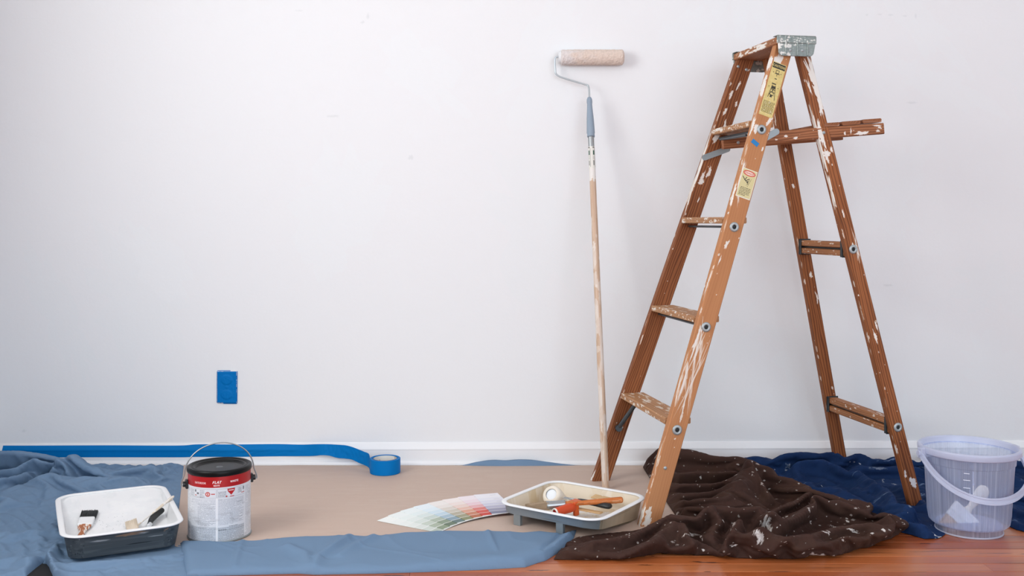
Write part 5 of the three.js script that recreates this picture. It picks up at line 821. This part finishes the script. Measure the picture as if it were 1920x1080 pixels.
  part('wall_edge', sheet([[-0.2, 0.034], [-0.2, 0.0275], [0.0, 0.0275], [0.24, 0.0275], [0.24, 0.034], [0.0, 0.044]], 0.003, (x, z, d) => 0.004 + 0.022 * sstep(-0.19, -0.08, x) * sstep(0.25, 0.05, x) * Math.exp(-(((z - 0.031) / 0.006) ** 2)) * (0.9 + 0.1 * n2(x * 9, 0))), m, blue);
  // near-black sheet added under the notch to make the gap dark
  const back = scene.getObjectByName('drop_cloth'); part('notch_sheet', sheet([[-1.37, 1.19], G(40, 1088), G(62, 1064), G(84, 1048), G(98, 1062), G(112, 1090), [-1.05, 1.19]], 0.006, (x, z, d) => 0.002 + 0.003 * (1 - Math.exp(-d / 0.01)), {}), std(0x121316, 0.9), back, 'near-black sheet added under the notch in the cloth edge');
}
function spotted(W, Hh, base, alt, n, marks, x0, x1, z0, z1, seed, streaks = 0) {
  const t = canvas(W, Hh, (c) => {
    const r = rng(seed), k = W / (x1 - x0), kz = Hh / (z1 - z0), A = (px, py, h) => { const [x, z] = G(px, py, h); return [(x - x0) * k, (z - z0) * kz]; };
    c.fillStyle = base; c.fillRect(0, 0, W, Hh); for (let i = 0; i < 160; i++) blob(c, r, r() * W, r() * Hh, 30 + r() * 120, 30 + r() * 120, alt, 0.12);
    const P = ['#d9d6d2', '#c9c5c0', '#e4e2df', '#b5b0aa'];
    for (let i = 0; i < n; i++) { const s = (0.001 + 0.0028 * Math.pow(r(), 2.5)) * k; blob(c, r, r() * W, r() * Hh, s * (0.7 + r() * 0.7), s * (0.8 + r() * 1.2), P[Math.floor(r() * 4)], 0.55 + r() * 0.45, r() * 3); }
    for (let i = 0; i < streaks; i++) { const x = r() * W, y = r() * Hh, a = (r() - 0.5) * 0.8, l = 20 + r() * 110; c.save(); c.translate(x, y); c.rotate(a); for (let q = 0; q < 8; q++) blob(c, r, (r() - 0.5) * l, (r() - 0.5) * 14, 3 + r() * l * 0.35, 1 + r() * 3, '#b9c6d8', 0.18 + r() * 0.3); c.restore(); }
    for (const [px, py, h, a, b, rot = 0, nn = 4, al = 0.9] of marks) { const [X, Y] = A(px, py, h); for (let i = 0; i < nn * 2; i++) blob(c, r, X + (r() - 0.5) * a * k, Y + (r() - 0.5) * b * k, a * k * (0.05 + r() * 0.22), b * k * (0.05 + r() * 0.22), P[Math.floor(r() * 3)], al, rot); }
  });
  t.wrapS = t.wrapT = THREE.ClampToEdgeWrapping; return t;
}
function fitUv(g, x0, x1, z0, z1) { const P = g.attributes.position, U = g.attributes.uv; for (let i = 0; i < P.count; i++) U.setXY(i, (U.getX(i) - x0) / (x1 - x0), 1 - (U.getY(i) - z0) / (z1 - z0)); return g; }
// ---- dark brown cloth
{
  const outline = gp([[1038, 1050], [1060, 1024], [1085, 1012], [1130, 1006], [1185, 1001], [1262, 984], [1270, 974], [1250, 947], [1232, 922], [1208, 884], [1205, 879], [1240, 878], [1300, 878], [1380, 879], [1405, 884], [1450, 900], [1500, 920], [1560, 940], [1610, 952], [1650, 962], [1686, 980], [1694, 992], [1682, 1006], [1632, 1027], [1570, 1042], [1500, 1049], [1420, 1049], [1352, 1045], [1300, 1042], [1240, 1040], [1200, 1045], [1160, 1050], [1100, 1051]]);
  const fs = [
    fold([[1204, 872, 0.02], [1232, 846, 0.068], [1290, 849, 0.062], [1332, 859, 0.045], [1380, 866, 0.036]], 0.04, 0.03),
    ...[[1262, 889, 892, 0.03], [1258, 909, 910, 0.026], [1262, 928, 929, 0.022], [1268, 943, 942, 0.02], [1270, 957, 953, 0.016]].map(([x, a, b, h], i) => fold([[x - 34 + i * 8, a - 1, h * 0.6], [x + 10, a, h * 1.5], [x + 70, (a + b) / 2 + (i % 2 ? 1.5 : -1), h * 1.5], [x + 110, b, h * 1.3]], 0.012, 0.02)),
    fold([[1268, 900, 0.008], [1310, 898, 0.018], [1350, 900, 0.014]], 0.008, 0.006), fold([[1262, 919, 0.008], [1300, 920, 0.014], [1345, 918, 0.012]], 0.008, 0.006),
    fold([[1348, 930, 0.04], [1354, 920, 0.052], [1370, 906, 0.058], [1394, 884, 0.064], [1430, 888, 0.056], [1480, 903, 0.05], [1530, 926, 0.042], [1585, 938, 0.034]], 0.05, 0.022), fold([[1394, 884, 0.06], [1408, 905, 0.05], [1425, 930, 0.035]], 0.03, 0.03),
    fold([[1346, 962, 0.046], [1372, 953, 0.062], [1398, 954, 0.06], [1412, 972, 0.04]], 0.022, 0.024), fold([[1412, 972, 0.045], [1428, 966, 0.05], [1440, 978, 0.03]], 0.016, 0.016), fold([[1400, 1000, 0.045], [1420, 990, 0.05], [1432, 996, 0.036], [1424, 1010, 0.02]], 0.018, 0.016),
    fold([[1436, 986, 0.03], [1470, 962, 0.042], [1508, 938, 0.05], [1548, 944, 0.042], [1600, 957, 0.03], [1650, 974, 0.018]], 0.02, 0.02), fold([[1430, 955, 0.03], [1460, 945, 0.035], [1490, 930, 0.04]], 0.014, 0.014),
    fold([[1440, 1012, 0.03], [1490, 1000, 0.038], [1550, 986, 0.042], [1610, 984, 0.034], [1660, 978, 0.02]], 0.022, 0.018), fold([[1480, 1018, 0.028], [1540, 1010, 0.03], [1600, 1004, 0.028], [1650, 996, 0.018]], 0.014, 0.014), fold([[1630, 970, 0.03], [1640, 985, 0.03], [1625, 1000, 0.024]], 0.014, 0.012),
    fold([[1345, 1036, 0.012], [1420, 1036, 0.018], [1500, 1034, 0.02], [1580, 1026, 0.022], [1650, 1006, 0.02], [1690, 990, 0.014]], 0.014, 0.018),
    fold([[1046, 1036, 0.012], [1110, 1018, 0.026], [1180, 1003, 0.03], [1255, 978, 0.032]], 0.016, 0.02), fold([[1075, 1044, 0.014], [1150, 1034, 0.026], [1215, 1012, 0.034], [1262, 986, 0.036]], 0.024, 0.014),
    fold([[1264, 978, 0.036], [1298, 970, 0.046], [1324, 960, 0.05], [1340, 980, 0.036], [1338, 1008, 0.024]], 0.018, 0.02), fold([[1278, 984, 0.03], [1286, 1004, 0.034], [1300, 1026, 0.024], [1330, 1034, 0.012]], 0.014, 0.014), fold([[1384, 984, 0.05], [1376, 1000, 0.04], [1356, 1018, 0.028], [1346, 1034, 0.014]], 0.014, 0.012), fold([[1376, 984, 0.046], [1392, 996, 0.036]], 0.014, 0.014), fold([[1200, 1034, 0.014], [1260, 1024, 0.022], [1300, 1020, 0.022]], 0.014, 0.014), fold([[1400, 1024, 0.022], [1440, 1020, 0.028], [1460, 1010, 0.03]], 0.012, 0.012)];
  const [x0, x1, z0, z1] = [0.05, 1.22, 0.02, 1.02];
  const marks = [[1406, 888, 0.06, 0.006, 0.02, 0.3], [1373, 892, 0.02, 0.008, 0.006], [1335, 925, 0.02, 0.008, 0.01], [1389, 938, 0.04, 0.02, 0.008, 0, 3, 0.8], [1368, 908, 0.05, 0.012, 0.004], [1400, 945, 0.05, 0.01, 0.006], [1355, 958, 0.05, 0.016, 0.012, 0, 4, 0.9], [1365, 969, 0.05, 0.008, 0.012], [1422, 978, 0.045, 0.024, 0.05, 0.4, 9, 0.6], [1415, 1000, 0.045, 0.016, 0.04, 0.4, 9, 0.75], [1373, 988, 0.045, 0.016, 0.02, 0.6, 7, 0.75], [1300, 985, 0.04, 0.03, 0.012, 0.6, 7, 0.8], [1306, 998, 0.035, 0.01, 0.03, 0, 5, 0.85], [1322, 996, 0.035, 0.006, 0.022], [1264, 1008, 0.03, 0.014, 0.02, 0, 3, 0.5], [1284, 1006, 0.03, 0.012, 0.01], [1200, 993, 0.02, 0.008, 0.02], [1470, 998, 0.035, 0.034, 0.012, 0, 6, 0.85], [1525, 1001, 0.03, 0.024, 0.008, 0.4, 5, 0.85], [1575, 992, 0.035, 0.03, 0.008, -0.2, 6, 0.9], [1540, 1030, 0.02, 0.07, 0.012, 0, 14, 0.8], [1560, 1034, 0.018, 0.03, 0.012, 0, 6, 0.9], [1560, 1009, 0.03, 0.012, 0.01], [1452, 953, 0.04, 0.02, 0.012, -0.5, 4, 0.7], [1435, 963, 0.04, 0.012, 0.01], [1510, 965, 0.035, 0.012, 0.014], [1485, 964, 0.03, 0.006, 0.02], [1440, 912, 0.05, 0.008, 0.006], [1380, 1028, 0.015, 0.014, 0.012], [1350, 1041, 0.008, 0.016, 0.012], [1597, 976, 0.03, 0.014, 0.01], [1548, 962, 0.04, 0.012, 0.01], [1660, 982, 0.02, 0.008, 0.01], [1105, 1040, 0.015, 0.03, 0.01, 0, 5, 0.3]];
  const m = std(0xffffff, 0.8, { map: spotted(2048, 1750, '#402c26', '#4b352e', 1100, marks, x0, x1, z0, z1, 301), bumpMap: rep(weave, 260, 220), bumpScale: 0.0001, sheen: 0.5, sheenColor: new THREE.Color(0x6b554b), sheenRoughness: 0.5, specularIntensity: 0.3 });
  const o = clothThing('drop_cloth', 'dark brown paint-spattered drop cloth crumpled beneath the stepladder', outline, 0.0085, (x, z, d) => {
    let y = 0.004 + foldHeight(fs, x, z) * 1.45 + 0.004 * crumple(x, z, 0.11, 0.2, 2.2, 4, 21) * sstep(0.03, 0.08, d) + 0.0015 * n2(x * 10, z * 14);
    const lo = inside(PAPER, x, z) ? 0.0078 : 0.003; return Math.max(lo, 0.003 + (y - 0.003) * (1 - Math.exp(-d / 0.007)));
  }, m, { seed: 3, bend: 0.9, slack: (x, z) => x < 0.45 && z > 0.7 ? [1.03, 1.16] : x < 0.75 && z < 0.6 ? [1.01, 1.12] : [1.18, 1.24], pull: 0.14, base: (x, z) => inside(PAPER, x, z) ? 0.0078 : 0.0025 });
  fitUv(o.geometry, x0, x1, z0, z1);
}
// ---- navy cloth
{
  const outline = gp([[1366, 878.5], [1480, 876.5], [1700, 876.5], [1900, 877], [2060, 878], [2060, 960], [2040, 992], [1980, 1004], [1935, 1002], [1905, 994], [1880, 982], [1830, 968], [1790, 972], [1765, 984], [1772, 1003], [1762, 1010], [1736, 1012], [1700, 1002], [1680, 996], [1660, 985], [1600, 962], [1540, 945], [1480, 925], [1430, 905], [1392, 892], [1376, 885]]);
  const fs = [
    fold([[1384, 866, 0.03], [1420, 852, 0.054], [1470, 845, 0.066], [1560, 848, 0.06], [1620, 857, 0.045], [1700, 860, 0.04], [1900, 868, 0.03], [2040, 870, 0.03]], 0.03, 0.03),
    fold([[1500, 866, 0.05], [1540, 866, 0.05], [1576, 878, 0.045], [1610, 887, 0.044], [1646, 914, 0.042], [1668, 934, 0.05], [1684, 954, 0.044]], 0.035, 0.018), fold([[1668, 934, 0.045], [1690, 946, 0.045], [1708, 962, 0.03]], 0.012, 0.014), fold([[1620, 876, 0.035], [1680, 880, 0.03], [1760, 888, 0.025], [1900, 900, 0.02]], 0.02, 0.015), fold([[1600, 915, 0.025], [1640, 935, 0.025], [1665, 965, 0.02]], 0.02, 0.02), fold([[1480, 900, 0.04], [1560, 915, 0.035], [1620, 940, 0.03]], 0.03, 0.02),
    fold([[1685, 975, 0.02], [1715, 985, 0.026], [1745, 984, 0.024], [1762, 1000, 0.012]], 0.016, 0.012), fold([[1700, 992, 0.014], [1730, 998, 0.016], [1760, 1005, 0.01]], 0.012, 0.01), fold([[1700, 915, 0.02], [1720, 930, 0.018], [1740, 950, 0.014]], 0.016, 0.016), fold([[1890, 930, 0.02], [1940, 940, 0.018], [2000, 950, 0.02]], 0.014, 0.014), fold([[1890, 955, 0.018], [1930, 968, 0.018], [1990, 980, 0.012]], 0.014, 0.014), fold([[1895, 980, 0.012], [1920, 990, 0.016], [1960, 996, 0.012]], 0.012, 0.012)];
  const [x0, x1, z0, z1] = [0.7, 2.1, 0.02, 0.9];
  const marks = [[1391, 870, 0.04, 0.03, 0.02, 0, 4, 0.45], [1435, 880, 0.045, 0.03, 0.012, 0, 6, 0.7], [1484, 862, 0.05, 0.02, 0.03, 0, 5, 0.35], [1613, 884, 0.04, 0.03, 0.03, 0.5, 8, 0.3], [1622, 892, 0.04, 0.02, 0.04, -0.6, 8, 0.4], [1640, 908, 0.04, 0.014, 0.03, -0.6, 7, 0.35], [1650, 880, 0.03, 0.06, 0.02, 0.2, 10, 0.25], [1690, 900, 0.025, 0.02, 0.03, 0, 5, 0.45], [1668, 895, 0.025, 0.006, 0.03, 0, 3, 0.6], [1700, 955, 0.035, 0.03, 0.014, 0.6, 8, 0.5], [1709, 966, 0.02, 0.006, 0.02, 0, 4, 0.7], [1760, 1004, 0.008, 0.03, 0.02, 0, 10, 0.8], [1640, 862, 0.03, 0.006, 0.02, 0, 3, 0.4], [1668, 862, 0.03, 0.02, 0.006, 0, 3, 0.5]];
  const m = std(0xffffff, 0.82, { map: spotted(2048, 1288, '#152b50', '#1e3963', 120, marks, x0, x1, z0, z1, 302, 46), bumpMap: rep(weave, 300, 190), bumpScale: 0.0001, sheen: 0.45, sheenColor: new THREE.Color(0x3a5a90), sheenRoughness: 0.5, specularIntensity: 0.25 });
  const o = clothThing('drop_cloth', 'navy blue paint-streaked drop cloth along the wall behind the clear bucket', outline, 0.010, (x, z, d) => {
    let y = 0.006 + foldHeight(fs, x, z) + 0.008 * crumple(x, z, 0.1, 0.3, 2.4, 4, 31) + 0.003 * crumple(x, z, 0.04, 0.7, 2.4, 3, 33);
    const flat = Math.min(sstep(0.12, 0.16, Math.hypot(x - BX, z - BZ)), 1); y = 0.0022 + (y - 0.0022) * flat;
    for (const [fx, fz] of [[1.19, 0.62]]) y = Math.min(y, 0.006 + 0.9 * Math.max(0, Math.hypot(x - fx, z - fz) - 0.03));
    return Math.max(0.002, 0.002 + (y - 0.002) * (1 - Math.exp(-d / 0.007)));
  }, m, { seed: 5, bend: 0.9, slack: (x, z) => [1.1, 1.12], pull: 0.1, hold: (x, z) => Math.hypot(x - BX, z - BZ) < 0.13 ? 1 : 0, top: (x, z) => Math.min(0.3, 0.008 + 1.2 * Math.max(0, Math.hypot(x - 1.19, z - 0.62) - 0.03)) });
  fitUv(o.geometry, x0, x1, z0, z1);
}

renderer.render(scene, camera);
